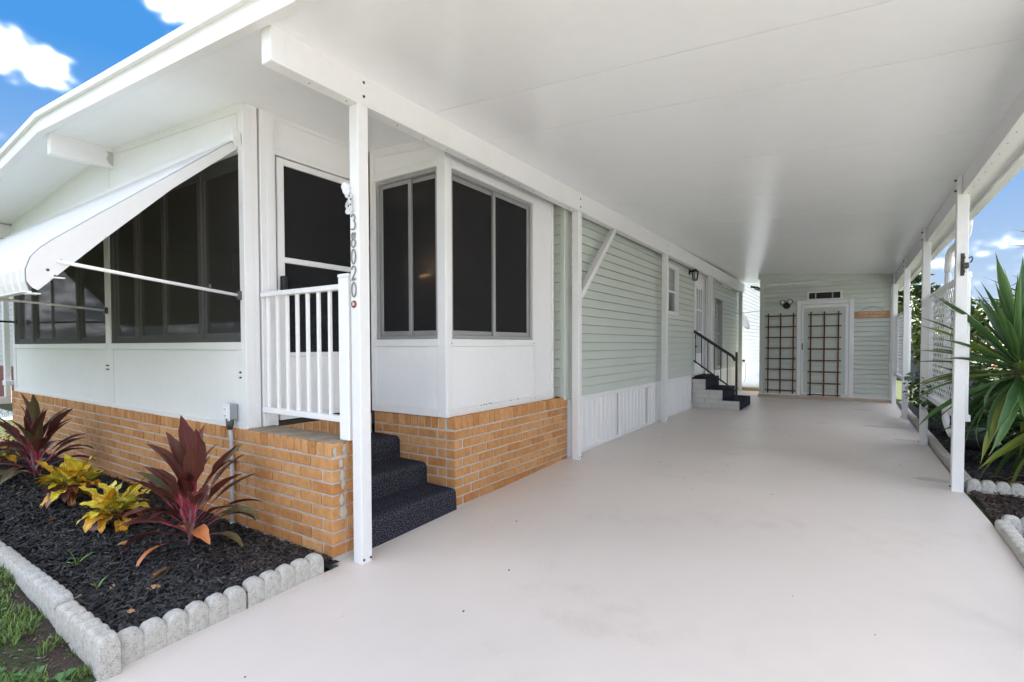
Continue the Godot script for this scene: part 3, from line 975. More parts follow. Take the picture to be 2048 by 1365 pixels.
	# ridge beam and left beam ends under the overhang
	bx("roof_beam", h, Vector3(-5.665, 2.815, -1.88), Vector3(-5.585, 2.995, -1.425), M.white_paint, 0.004)
	bx("roof_beam", h, Vector3(-8.96, 2.56, -1.88), Vector3(-8.88, 2.735, -1.425), M.white_paint, 0.004)
	put("stain", prism_mesh([Vector2(0.0, 0.0), Vector2(0.03, 0.02), Vector2(0.05, 0.06), Vector2(0.035, 0.10), Vector2(0.05, 0.125), Vector2(0.0, 0.13)], 0.0, 0.001), M.mortar, h, Transform3D(Basis(Vector3(0, 0, 1), Vector3.UP, Vector3(1, 0, 0)), Vector3(-5.5845, 2.825, -1.86)))
	# fascia in three steps
	for s in [[0.100, 0.145, -1.405, -1.340], [0.048, 0.100, -1.405, -1.366], [0.040, 0.048, -1.405, -1.385], [-0.014, 0.040, -1.405, -1.356]]:
		var y0: float = s[0]
		var y1: float = s[1]
		var right := [Vector2(-5.62, ceil_y(-5.62, -1.4) + y0), Vector2(1.0, ceil_y(1.0, -1.4) + y0), Vector2(1.0, ceil_y(1.0, -1.4) + y1), Vector2(-5.62, ceil_y(-5.62, -1.4) + y1)]
		var left := [Vector2(ra, left_roof_y(ra, -1.4) + y0), Vector2(-5.62, ceil_y(-5.62, -1.4) + y0), Vector2(-5.62, ceil_y(-5.62, -1.4) + y1), Vector2(ra, left_roof_y(ra, -1.4) + y1)]
		put("fascia", prism_mesh(right, s[2], s[3]), M.trim_white, h)
		put("fascia", prism_mesh(left, s[2], s[3]), M.trim_white, h)
	# --- closed walls, floor and rooms inside, so that the windows look into dark rooms
	bx("far_wall", h, Vector3(-9.0, 0.0, -14.6), Vector3(-8.94, 2.76, -1.92), M.siding_white)
	bx("back_wall", h, Vector3(-8.94, 0.0, -14.66), Vector3(-2.56, 2.8, -14.6), M.siding_green)
	bx("side_wall", h, Vector3(-2.58, 0.58, -8.30), Vector3(-2.52, 2.75, -4.745), M.room_wall)
	bx("side_wall", h, Vector3(-2.58, 0.58, -10.02), Vector3(-2.51, 2.75, -8.90), M.room_wall)
	bx("side_wall", h, Vector3(-2.58, 2.53, -8.90), Vector3(-2.51, 2.75, -8.30), M.room_wall)
	bx("side_wall", h, Vector3(-2.58, 0.58, -8.90), Vector3(-2.51, 1.70, -8.30), M.room_wall)
	bx("side_wall", h, Vector3(-2.60, 0.58, -14.6), Vector3(-2.54, 2.8, -10.02), M.room_wall)
	bx("room_wall", h, Vector3(-8.9, 0.6, -4.72), Vector3(-2.6, 2.85, -4.64), M.room_wall)
	bx("room_floor", h, Vector3(-8.93, 0.52, -4.7), Vector3(-3.45, 0.615, -1.93), M.room_floor)
	bx("room_floor", h, Vector3(-3.45, 0.52, -4.62), Vector3(-2.60, 0.63, -3.0), M.room_floor)
	bx("room_floor", h, Vector3(-8.93, 0.5, -14.5), Vector3(-2.6, 0.6, -4.74), M.room_floor)
	# things seen through the glass: a sofa back and an inner door frame
	bx("inner_casing", h, Vector3(-4.75, 0.62, -4.64), Vector3(-4.67, 2.6, -4.60), M.siding_white)
	bx("inner_casing", h, Vector3(-5.65, 0.62, -4.64), Vector3(-5.57, 2.6, -4.60), M.siding_white)
	bx("inner_casing", h, Vector3(-5.57, 2.52, -4.64), Vector3(-4.75, 2.6, -4.605), M.siding_white)
	put("glow_disc", lathe_mesh([Vector2(0.0, 0.03), Vector2(0.06, 0.025), Vector2(0.075, 0.0), Vector2(0.0, -0.001)], 20), M.disc_glow, h, Transform3D(Basis(Vector3(1, 0, 0), 0.35), Vector3(-4.25, 2.02, -4.5)))  # added disc imitating an oval glow on the window glass
	var lamp := OmniLight3D.new()  # weak light added to go with the glowing disc
	lamp.name = "glow_disc_light"
	lamp.light_energy = 0.02
	lamp.light_color = Color(1.0, 0.82, 0.6)
	lamp.omni_range = 8.0
	lamp.omni_attenuation = 2.0
	lamp.light_size = 0.1
	lamp.shadow_enabled = true
	h.add_child(lamp)
	lamp.position = Vector3(-4.25, 2.1, -4.44) - h.position

# vertical ribs, one panel; its foot leans on the floor
func skirt_panel(parent: Node, x: float, z0: float, z1: float) -> void:
	var st := st_new()
	var n := int(round((z1 - z0) / 0.0325))
	var step := (z1 - z0) / n
	var pts := []
	for k in n + 1:
		var zz := z0 + step * k
		pts.append(Vector2(zz, 0.0 if k % 4 < 2 else 0.008))
		if k < n: pts.append(Vector2(zz + step * 0.82, 0.0 if k % 4 < 2 else 0.008))
	for k in pts.size() - 1:
		var p: Vector2 = pts[k]
		var q: Vector2 = pts[k + 1]
		quad(st, Vector3(p.y, 0.0, p.x), Vector3(p.y, 0.58, p.x), Vector3(q.y, 0.58, q.x), Vector3(q.y, 0.0, q.x))
	quad(st, Vector3(-0.01, 0.58, z0), Vector3(-0.01, 0.0, z0), Vector3(-0.01, 0.0, z1), Vector3(-0.01, 0.58, z1))
	put("skirting_panel", done(st), M.vinyl_white, parent, Transform3D(Basis.IDENTITY, Vector3(x, 0, 0)))

# ---------------------------------------------------------------- brick bases
func build_brick_walls() -> void:
	var mats := [M.brick_a, M.brick_b, M.brick_c, M.brick_d]
	var pitch := 0.0727
	# front wall under the porch room, with its stub beside the steps
	var w := thing("brick_wall", "low orange brick wall along the mulch bed under the screened front", "wall", Vector3(-5.7, -0.08, -1.95))
	var list := []
	var F := ["z", -1.847]
	brick_face(F, -8.98, -2.485, 0.541, 8, pitch, 0.2035, list, mats)
	rowlock_face(F, -8.98, -2.487, 0.548, 0.628, list, mats, 0.09)
	brick_face(["x", -2.485], -2.05, -1.948, 0.541, 8, pitch, 0.1017, list, mats, 0.05)
	rowlock_face(["x", -2.485], -2.05, -1.948, 0.548, 0.628, list, mats, 0.05)
	# threshold course under the door
	rowlock_face(["x", -3.385], -2.92, -2.06, 0.46, 0.622, list, mats, 0.05)
	lay_bricks(w, list, 299)
	bx("mortar", w, Vector3(-8.97, -0.15, -2.045), Vector3(-2.494, 0.615, -1.856), M.mortar, 0.002)
	bx("cap", w, Vector3(-3.40, 0.600, -2.052), Vector3(-2.4945, 0.637, -1.858), M.brick_top, 0.006)
	bx("mortar", w, Vector3(-3.45, 0.30, -2.93), Vector3(-3.394, 0.618, -2.052), M.mortar, 0.002)
	for s in [[0.40, 0.47, 0.035, -1.915], [0.35, 0.41, 0.022, -1.92], [0.26, 0.325, 0.03, -1.91], [0.185, 0.25, 0.05, -1.918], [0.55, 0.615, 0.02, -1.865], [0.57, 0.60, 0.03, -1.93], [0.48, 0.53, 0.03, -1.905]]:
		smear(w, Vector3(-2.4845, (s[0] + s[1]) / 2.0, s[3]), s[2], s[1] - s[0])
	# side wall along the carport
	var v := thing("brick_wall", "low orange brick wall under the white panels beside the carport floor", "wall", Vector3(-2.8, -0.08, -3.9))
	var l2 := []
	brick_face(["x", -2.485], -4.775, -2.945, 0.545, 8, pitch, 0.2035, l2, mats)
	rowlock_face(["x", -2.485], -4.775, -2.947, 0.552, 0.645, l2, mats, 0.09)
	brick_face(["z", -2.945], -3.38, -2.585, 0.545, 8, pitch, 0.09, l2, mats, 0.05)
	rowlock_face(["z", -2.945], -3.38, -2.587, 0.552, 0.642, l2, mats, 0.05)
	lay_bricks(v, l2, 299)
	bx("mortar", v, Vector3(-2.60, -0.12, -4.77), Vector3(-2.494, 0.633, -2.954), M.mortar, 0.002)
	bx("mortar", v, Vector3(-3.39, -0.12, -3.05), Vector3(-2.60, 0.633, -2.954), M.mortar, 0.002)

# a smear of old mortar, a flat uneven patch on the brick face looking along +X
func smear(parent: Node, at: Vector3, w: float, hgt: float) -> void:
	var st := st_new()
	var pts := []
	for k in 14:
		var t := TAU * k / 14.0
		pts.append(Vector2(cos(t) * w * 0.5 * rng.randf_range(0.7, 1.15), sin(t) * hgt * 0.5 * rng.randf_range(0.75, 1.15)))
	prism(PackedVector2Array(pts), 0.0, 0.005, st)
	put("mortar_smear", done(st), M.mortar_smear, parent, Transform3D(Basis(Vector3(0, 0, -1), Vector3.UP, Vector3(1, 0, 0)), at))

# ---------------------------------------------------------------- the carport
func build_carport() -> void:
	var c := thing("carport", "white aluminium carport with flat panelled ceiling on slim square posts", "carport", Vector3(-0.8, 0, -7.0))
	# ceiling panels across the carport, a hair's gap between them, a roof skin above
	var cuts := [-1.405, -2.566, -3.137, -4.33, -5.50, -6.68, -7.87, -9.06, -10.25, -11.44, -12.63, -14.85]
	for k in cuts.size() - 1:
		var z0: float = cuts[k] - (0.0 if k == 0 else 0.003)
		var z1: float = cuts[k + 1] + 0.003
		var lo := []
		var hi := []
		for q in [[-2.43, z0], [0.93, z0], [0.93, z1], [-2.43, z1]]:
			lo.append(Vector3(q[0], ceil_y(q[0], q[1]), q[1])); hi.append(Vector3(q[0], ceil_y(q[0], q[1]) + 0.03, q[1]))
		hexa("ceiling_panel", c, lo, hi, M.ceiling_paint)
	var lo2 := []
	var hi2 := []
	for q in [[-2.43, -1.405], [0.94, -1.405], [0.94, -14.85], [-2.43, -14.85]]:
		lo2.append(Vector3(q[0], ceil_y(q[0], q[1]) + 0.032, q[1])); hi2.append(Vector3(q[0], ceil_y(q[0], q[1]) + 0.09, q[1]))
	hexa("roof_skin", c, lo2, hi2, M.white_paint)
	# left beam and posts
	bx("beam", c, Vector3(-2.42, 2.588, -14.6), Vector3(-2.345, 2.80, -1.428), M.white_paint, 0.004)
	bx("beam_lip", c, Vector3(-2.421, 2.578, -14.6), Vector3(-2.342, 2.588, -1.425), M.trim_white, 0.002)
	bx("beam_cap", c, Vector3(-2.423, 2.58, -1.50), Vector3(-2.341, 2.77, -1.422), M.trim_white, 0.003)
	for z in [-1.978, -4.795, -7.82, -10.85, -14.3]:
		var p := bx("post", c, Vector3(-2.42, floor_y(z) - 0.03, z - 0.038), Vector3(-2.343, 2.578, z + 0.038), M.white_paint, 0.004)
		if z == -14.3: p.set_meta("label", "cream post at the back corner of the house")
		for y in [2.63, 2.71]:
			put("bolt", lathe_mesh([Vector2(0.0, 0.006), Vector2(0.006, 0.005), Vector2(0.009, 0.0)], 10), M.bolt_dark, c, Transform3D(Basis(Vector3(0, 0, 1), -PI / 2), Vector3(-2.345, y, z - 0.01)))
		for dz in [-0.025, 0.025]:
			put("bolt", lathe_mesh([Vector2(0.0, 0.006), Vector2(0.006, 0.005), Vector2(0.008, 0.0)], 8), M.bolt_dark, c, Transform3D(Basis(Vector3(0, 0, 1), -PI / 2), Vector3(-2.343, floor_y(z) + 0.022, z + dz)))
	for k in 14:
		put("screw", lathe_mesh([Vector2(0.0, -0.003), Vector2(0.004, -0.002), Vector2(0.005, 0.0)], 8), M.bolt_dark, c, Transform3D(Basis.IDENTITY, Vector3(-2.383, 2.5785, -1.66 - k * 0.235 - (0.15 if k > 1 else 0.0))))
	bar("brace", c, Vector3(-2.383, 1.70, -4.85), Vector3(-2.383, 2.585, -5.79), 0.06, 0.06, M.white_paint)
	# right beam, posts and gutter
	bx("beam", c, Vector3(0.735, 2.405, -14.0), Vector3(0.80, 2.66, -1.43), M.white_paint, 0.004)
	bx("beam_lip", c, Vector3(0.732, 2.398, -14.0), Vector3(0.803, 2.405, -1.43), M.trim_white, 0.002)
	for z in [-2.95, -5.44, -7.74, -10.25, -12.74]:
		bx("post", c, Vector3(0.700, floor_y(z) - 0.03, z - 0.037), Vector3(0.776, 2.398, z + 0.037), M.white_paint, 0.004)
		bx("post_ear", c, Vector3(0.700, 2.398, z - 0.034), Vector3(0.732, ceil_y(0.7, z), z + 0.034), M.white_paint, 0.003)
		for y in [2.435, 2.52]:
			put("bolt", lathe_mesh([Vector2(0.0, 0.018), Vector2(0.007, 0.016), Vector2(0.010, 0.0)], 8), M.bolt_dark, c, Transform3D(Basis(Vector3(0, 0, 1), PI / 2), Vector3(0.7005, y, z)))
		put("bolt", lathe_mesh([Vector2(0.0, 0.012), Vector2(0.006, 0.01), Vector2(0.009, 0.0)], 8), M.bolt_dark, c, Transform3D(Basis(Vector3(0, 0, 1), PI / 2), Vector3(0.7005, floor_y(z) + 0.03, z)))
	for k in 40:
		put("screw", lathe_mesh([Vector2(0.0, -0.003), Vector2(0.004, -0.002), Vector2(0.005, 0.0)], 6), M.bolt_dark, c, Transform3D(Basis.IDENTITY, Vector3(0.768, 2.3985, -3.2 - k * 0.2)))
	bx("soffit", c, Vector3(0.803, 2.452, -14.8), Vector3(0.915, 2.462, -1.42), M.trim_white, 0.002)
	var gut := put("gutter", prism_mesh([Vector2(0.917, 2.425), Vector2(0.985, 2.425), Vector2(1.01, 2.47), Vector2(1.01, 2.56), Vector2(0.995, 2.56), Vector2(0.995, 2.475), Vector2(0.975, 2.44), Vector2(0.93, 2.44), Vector2(0.93, 2.58), Vector2(0.917, 2.58)], -14.8, -1.42), M.trim_white, c)
	gut.set_meta("label", "white gutter along the open edge of the carport")
	# downspout: elbow out of the gutter, straight pipe, elbow at the foot
	var ds := thing("downspout", "white downspout curving from the gutter down behind the lattice", "downspout", Vector3(0.98, 0, -7.6))
	tube_part("outlet", ds, [Vector3(0.965, 2.43, -6.75), Vector3(0.965, 2.36, -6.76), Vector3(0.965, 2.30, -6.84), Vector3(0.955, 2.27, -6.95), Vector3(0.93, 2.25, -7.10)], 0.034, M.trim_white, 10)
	tube_part("elbow", ds, [Vector3(0.93, 2.25, -7.10), Vector3(0.90, 2.22, -7.25), Vector3(0.895, 2.17, -7.36), Vector3(0.895, 2.10, -7.40), Vector3(0.895, 2.0, -7.41)], 0.034, M.trim_white, 10)
	tube_part("pipe", ds, [Vector3(0.895, 2.03, -7.41), Vector3(0.895, 0.50, -7.41)], 0.030, M.trim_white, 10)
	tube_part("foot", ds, [Vector3(0.895, 0.52, -7.41), Vector3(0.895, 0.42, -7.40), Vector3(0.895, 0.35, -7.35), Vector3(0.895, 0.31, -7.26), Vector3(0.895, 0.28, -7.12), Vector3(0.895, 0.25, -6.95)], 0.034, M.trim_white, 10)

# ---------------------------------------------------------------- the shed across the end
func build_shed() -> void:
	var zf := -12.86
	var F := ["z", zf]
	var s := thing("storage_shed", "pale green sided storage shed closing the end of the carport", "shed", Vector3(-0.5, 0, -13.8))
	bx("wall", s, Vector3(-1.70, 0.05, -14.8), Vector3(0.74, 2.5, zf - 0.03), M.trim_green)
	bx("plinth", s, Vector3(-1.76, 0.0, -14.82), Vector3(0.745, 0.07, zf + 0.03), M.plinth_paint, 0.006)
	var holes := [[-0.985, 0.055, 0.0, 2.15], [-0.80, -0.155, 2.14, 2.35]]
	siding(s, F, -1.665, 0.665, 0.085, 2.72, 0.0985, M.siding_green, holes)
	bx("sill_strip", s, Vector3(-1.72, 0.07, zf - 0.02), Vector3(0.735, 0.088, zf + 0.024), M.vinyl_white)
	wb("corner_trim", s, F, -1.735, -1.665, 0.085, 2.74, -0.03, 0.022, M.trim_green, 0.004)
	wb("corner_trim", s, F, 0.665, 0.735, 0.085, 2.60, -0.03, 0.022, M.trim_green, 0.004)
	wall_poly("head_trim", s, F, [Vector2(-1.77, ceil_y(-1.77, zf) - 0.11), Vector2(0.745, ceil_y(0.745, zf) - 0.095), Vector2(0.745, ceil_y(0.745, zf) - 0.004), Vector2(-1.77, ceil_y(-1.77, zf) - 0.004)], -0.02, 0.04, M.trim_green)
	# left flank, beside the gap
	siding(s, ["x", -1.735], -14.8, zf - 0.03, 0.085, 2.70, 0.0985, M.siding_green, [])
	for q in [[-1.63, 2.60], [-0.62, 2.555]]:
		put("screw", lathe_mesh([Vector2(0.0, 0.004), Vector2(0.006, 0.003), Vector2(0.007, 0.0)], 8), M.bolt_dark, s, Transform3D(Basis(Vector3(1, 0, 0), PI / 2), Vector3(q[0] + 0.6, q[1] - 0.02, zf + 0.016)))
	# door: white frame, siding boards inside
	var d := wb("door", s, F, -0.862, -0.091, 0.13, 1.995, -0.02, 0.0, M.trim_green)
	d.set_meta("label", "shed door clad with green boards inside a white frame")
	wb("casing", d, F, -0.985, -0.905, 0.085, 2.15, -0.02, 0.034, M.trim_white)
	wb("casing", d, F, -0.025, 0.055, 0.085, 2.15, -0.02, 0.034, M.trim_white)
	wb("casing", d, F, -0.905, -0.025, 2.07, 2.15, -0.02, 0.034, M.trim_white)
	wb("frame", d, F, -0.898, -0.862, 0.10, 2.06, -0.02, 0.026, M.vinyl_white)
	wb("frame", d, F, -0.091, -0.032, 0.10, 2.06, -0.02, 0.026, M.vinyl_white)
	wb("frame", d, F, -0.862, -0.091, 1.995, 2.06, -0.02, 0.026, M.vinyl_white)
	wb("frame", d, F, -0.862, -0.091, 0.10, 0.13, -0.02, 0.026, M.vinyl_white)
	var y := 0.13
	while y < 1.98:
		lap_board(d, F, -0.862, -0.091, y, minf(0.0985, 1.995 - y), M.siding_green)
		y += 0.0985
	wb("handle", d, F, -0.89, -0.868, 1.08, 1.22, 0.026, 0.042, M.galvanised, 0.004)
	# vent window over the door
	var v := wb("vent_window", s, F, -0.80, -0.765, 2.155, 2.345, -0.02, 0.03, M.trim_white)
	wb("frame", v, F, -0.19, -0.155, 2.155, 2.345, -0.02, 0.03, M.trim_white)
	wb("frame", v, F, -0.765, -0.19, 2.315, 2.345, -0.02, 0.03, M.trim_white)
	wb("frame", v, F, -0.765, -0.19, 2.155, 2.185, -0.02, 0.03, M.trim_white)
	wb("pane", v, F, -0.765, -0.19, 2.185, 2.315, -0.015, -0.005, M.rubber_black, 0.001)
	for x in [-0.64, -0.33]:
		wb("mullion", v, F, x - 0.012, x + 0.012, 2.185, 2.315, -0.005, 0.012, M.frame_grey)
	# trellises of red-brown strips
	var t1 := thing("trellis", "red brown wooden trellis against the shed wall beside the door", "trellis", Vector3(-1.3, 0.09, zf + 0.03), "red brown trellises")
	trellis(t1, [-1.553, -1.307, -1.055], -1.61, -1.0, 1.83, 0.238, 0.10, zf + 0.018)
	var t2 := thing("trellis", "red brown wooden trellis fixed over the shed door", "trellis", Vector3(-0.47, 0.09, zf + 0.03), "red brown trellises")
	trellis(t2, [-0.721, -0.470, -0.214], -0.775, -0.16, 1.84, 0.248, 0.075, zf + 0.018)
	# hanging wooden sign
	var g := thing("wooden_sign", "small orange wooden sign with two lines of lettering hanging on the shed", "sign", Vector3(0.367, 1.735, zf + 0.03))
	bx("board", g, Vector3(0.07, 1.737, zf + 0.016), Vector3(0.667, 1.882, zf + 0.034), M.sign_wood, 0.003)
	tube_part("wire", g, [Vector3(0.16, 1.88, zf + 0.022), Vector3(0.27, 1.955, zf + 0.022), Vector3(0.36, 1.985, zf + 0.022), Vector3(0.45, 1.965, zf + 0.022), Vector3(0.57, 1.885, zf + 0.022)], 0.003, M.bolt_dark, 6)
	var font := SystemFont.new()
	font.font_names = PackedStringArray(["Droid Sans"])
	for l in [["HOME IS WHERE", 1.815], ["YOU PARK IT", 1.748]]:
		var tm := TextMesh.new()
		tm.text = l[0]
		tm.font = font
		tm.font_size = 24
		tm.pixel_size = 0.0026
		tm.depth = 0.003
		put("lettering", tm, M.sign_paint, g, Transform3D(Basis.IDENTITY, Vector3(0.368, l[1] + 0.026, zf + 0.0362)))
	# twin floodlight: round black base and two heads with pale lenses
	var fl := thing("floodlight", "black wall floodlight with two round pale lamp heads on the shed", "light", Vector3(-1.192, 2.0, zf + 0.02))
	var disc := [Vector2(0.0, 0.05), Vector2(0.055, 0.045), Vector2(0.072, 0.025), Vector2(0.075, 0.0), Vector2(0.0, 0.0)]
	put("base", lathe_mesh(disc, 20), M.rubber_black, fl, Transform3D(Basis(Vector3(1, 0, 0), PI / 2), Vector3(-1.192, 2.06, zf + 0.012)))
	for q in [[-1.258, 2.135, -0.3], [-1.126, 2.147, 0.3]]:
		var tilt := Basis(Vector3.UP, q[2] * 0.6) * Basis(Vector3(1, 0, 0), PI / 2 + 0.15)
		var at := Vector3(q[0], q[1], zf + 0.06)
		var head := put("lamp_head", lathe_mesh([Vector2(0.0, -0.05), Vector2(0.03, -0.045), Vector2(0.05, 0.0), Vector2(0.056, 0.05), Vector2(0.044, 0.05)], 18), M.rubber_black, fl, Transform3D(tilt, at))
		put("lens", lathe_mesh([Vector2(0.0, 0.046), Vector2(0.044, 0.044), Vector2(0.046, 0.04)], 18), M.lens_white, head, Transform3D(tilt, at))
		tube_part("arm", fl, [Vector3(q[0], q[1], zf + 0.04), Vector3(-1.192 + (q[0] + 1.192) * 0.4, 2.085, zf + 0.04)], 0.012, M.rubber_black, 8)
	# single spot lamp reaching out from the shed's corner
	var sp := thing("spot_lamp", "white and black spot lamp reaching out from the shed's corner", "light", Vector3(-1.75, 2.42, -13.0))
	tube_part("arm", sp, [Vector3(-1.73, 2.44, -13.05), Vector3(-1.80, 2.47, -12.98), Vector3(-1.86, 2.50, -12.93)], 0.03, M.lens_white, 10)
	tube_part("shroud", sp, [Vector3(-1.735, 2.475, -13.03), Vector3(-1.82, 2.515, -12.95), Vector3(-1.89, 2.525, -12.90)], 0.026, M.rubber_black, 10)
	put("bulb", lathe_mesh([Vector2(0.0, 0.03), Vector2(0.022, 0.02), Vector2(0.03, 0.0), Vector2(0.022, -0.02), Vector2(0.0, -0.03)], 12), M.rubber_black, sp, Transform3D(Basis.IDENTITY, Vector3(-1.915, 2.53, -12.88)))

func trellis(t: Node, xs: Array, x0: float, x1: float, top: float, step: float, foot: float, z: float) -> void:
	for x in xs:
		bx("upright", t, Vector3(x - 0.014, foot, z + 0.012), Vector3(x + 0.014, top + 0.065, z + 0.028), M.trellis_wood, 0.002)
	for k in 8:
		bx("slat", t, Vector3(x0, top - step * k - 0.013, z + 0.028), Vector3(x1, top - step * k + 0.013, z + 0.042), M.trellis_wood, 0.002)

# ---------------------------------------------------------------- porch steps, railing, house number, outlet
func step_mesh(x0: float, x1: float, yb: float, yt: float, z0: float, z1: float, r: float, flare := 0.0) -> ArrayMesh:
	var pts := [Vector2(x0, yb), Vector2(x1 + flare, yb)]
	for k in 7:
		var t := PI / 2 * k / 6.0
		pts.append(Vector2(x1 - r + cos(t) * r, yt - r + sin(t) * r))
	pts.append(Vector2(x0, yt + 0.004))
	return prism_mesh(pts, z0, z1)

func build_porch() -> void:
	var s := thing("porch_steps", "three rounded steps covered in black speckled carpet beside the brick", "steps", Vector3(-2.9, -0.06, -2.5))
	for k in 3:
		var x1: float = [-2.476, -2.777, -3.075][k]
		var x0: float = [-2.785, -3.085, -3.384][k]
		var yt: float = [0.11, 0.275, 0.455][k]
		var yb: float = [-0.068, 0.0, 0.1][k]
		put("step", step_mesh(x0, x1, yb, yt, -2.943, -2.052, 0.04, 0.006), M.carpet, s)
	# railing on the brick stub
	var r := thing("porch_railing", "white metal railing with upright balusters on the brick stub", "railing", Vector3(-2.9, 0.637, -1.985))
	var zc := -1.985
	var pst := bx("post", r, Vector3(-2.535, 0.637, zc - 0.045), Vector3(-2.445, 1.60, zc + 0.045), M.vinyl_white, 0.004)
	bx("cap", pst, Vector3(-2.539, 1.60, zc - 0.049), Vector3(-2.441, 1.622, zc + 0.049), M.vinyl_white, 0.006)
	bx("top_rail", r, Vector3(-3.40, 1.535, zc - 0.025), Vector3(-2.535, 1.568, zc + 0.025), M.vinyl_white, 0.004)
	bx("bottom_rail", r, Vector3(-3.40, 0.735, zc - 0.022), Vector3(-2.535, 0.772, zc + 0.022), M.vinyl_white, 0.004)
	for x in [-3.345, -3.232, -3.120, -3.008, -2.896, -2.784, -2.672]:
		bx("baluster", r, Vector3(x - 0.0105, 0.772, zc - 0.0105), Vector3(x + 0.0105, 1.535, zc + 0.0105), M.vinyl_white, 0.003)
	# house number on the first post
	var zp := -1.94
	var hn := thing("house_number", "brushed metal house number 38020 running down the corner post", "number", Vector3(-2.387, 1.47, zp))
	var rows := [["3", 1.956, 1.862], ["8", 1.852, 1.762], ["0", 1.755, 1.667], ["2", 1.660, 1.572], ["0", 1.565, 1.477]]
	for d in rows:
		var pts := digit_path(d[0])
		var mid := Vector3(-2.387, (d[1] + d[2]) / 2.0, zp + 0.004)
		var rel := []
		for p in pts: rel.append(Vector3(p.x * 0.019, p.y * (d[1] - d[2]) * 0.46, 0))
		put("digit", tube_mesh(rel, [0.0046], 8), M.number_metal, hn, Transform3D(Basis.IDENTITY, mid))
	var bp := thing("bell_push", "small round copper button below the house number", "button", Vector3(-2.39, 1.43, zp))
	put("rim", lathe_mesh([Vector2(0.012, 0.008), Vector2(0.017, 0.008), Vector2(0.021, 0.004), Vector2(0.022, 0.0)], 20), M.copper_disc, bp, Transform3D(Basis(Vector3(1, 0, 0), PI / 2), Vector3(-2.39, 1.438, zp)))
	put("push", lathe_mesh([Vector2(0.0, 0.009), Vector2(0.008, 0.008), Vector2(0.012, 0.005)], 16), M.frosted, bp, Transform3D(Basis(Vector3(1, 0, 0), PI / 2), Vector3(-2.39, 1.438, zp)))
	# translucent butterfly ornament: two wings, body, screws
	var bf := thing("butterfly_ornament", "translucent white butterfly ornament screwed to the corner post above the number", "ornament", Vector3(-2.41, 2.0, zp))
	for q in [[Vector3(-2.418, 2.045, zp + 0.012), 0.62, -0.25, 0.115, 0.026], [Vector3(-2.415, 2.03, zp + 0.016), 1.75, -0.5, 0.075, 0.022], [Vector3(-2.41, 2.05, zp + 0.02), 0.25, 0.5, 0.09, 0.022], [Vector3(-2.40, 2.0, zp + 0.014), 2.7, 0.3, 0.05, 0.018]]:
		var wing := blade(q[3], [[0.0, 0.004], [0.4, q[4]], [0.75, q[4] * 1.15], [0.95, q[4] * 0.6], [1.0, 0.002]], 0.15, 0.2, 0.0, 0.12, 10)
		# blade runs along +Z: stand it up in the x-y plane, then turn it round z and swing it out from the post
		put("wing", wing, M.frosted, bf, Transform3D(Basis(Vector3.UP, q[2]) * Basis(Vector3(0, 0, 1), q[1]) * Basis(Vector3(1, 0, 0), -PI / 2), q[0]))
	tube_part("body", bf, [Vector3(-2.395, 2.065, zp + 0.01), Vector3(-2.40, 2.03, zp + 0.016), Vector3(-2.392, 1.99, zp + 0.012), Vector3(-2.386, 1.97, zp + 0.008)], 0.011, M.frosted, 8)
	for q in [[-2.396, 2.055], [-2.382, 2.035], [-2.40, 2.0], [-2.385, 2.005]]:
		put("screw", lathe_mesh([Vector2(0.0, 0.004), Vector2(0.005, 0.003), Vector2(0.006, 0.0)], 8), M.bolt_dark, bf, Transform3D(Basis(Vector3(1, 0, 0), PI / 2), Vector3(q[0], q[1], zp + 0.022)))
	# outlet box and conduit on the front wall
	var ob := thing("outlet_box", "grey weatherproof outlet box with conduit running down the brick", "outlet", Vector3(-3.56, -0.06, -1.83))
	bx("box", ob, Vector3(-3.60, 0.69, -1.857), Vector3(-3.515, 0.80, -1.80), M.grey_plastic, 0.006)
	var cv := bx("cover", ob, Vector3(-3.605, 0.686, -1.80), Vector3(-3.512, 0.804, -1.793), M.vinyl_white, 0.004)
	for y in [0.72, 0.765]:
		bx("socket", cv, Vector3(-3.58, y - 0.014, -1.795), Vector3(-3.537, y + 0.014, -1.789), M.vinyl_white, 0.004)
		for x in [-3.566, -3.550]:
			bx("slot", cv, Vector3(x - 0.002, y - 0.004, -1.79), Vector3(x + 0.002, y + 0.006, -1.788), M.bolt_dark, 0.0003)
	put("fitting", lathe_mesh([Vector2(0.0, 0.0), Vector2(0.018, 0.0), Vector2(0.024, 0.03), Vector2(0.026, 0.075), Vector2(0.0, 0.075)], 14), M.galvanised, ob, Transform3D(Basis.IDENTITY, Vector3(-3.545, 0.625, -1.815)))
	tube_part("conduit", ob, [Vector3(-3.545, 0.64, -1.815), Vector3(-3.55, 0.55, -1.825), Vector3(-3.55, 0.35, -1.828), Vector3(-3.552, 0.1, -1.826), Vector3(-3.552, -0.06, -1.825)], 0.0125, M.conduit_grey, 10)
	bx("strap", ob, Vector3(-3.575, 0.395, -1.847), Vector3(-3.525, 0.412, -1.812), M.galvanised, 0.003)
	tube_part("collar", ob, [Vector3(-3.552, -0.02, -1.826), Vector3(-3.552, -0.075, -1.826)], 0.017, M.conduit_grey, 10)

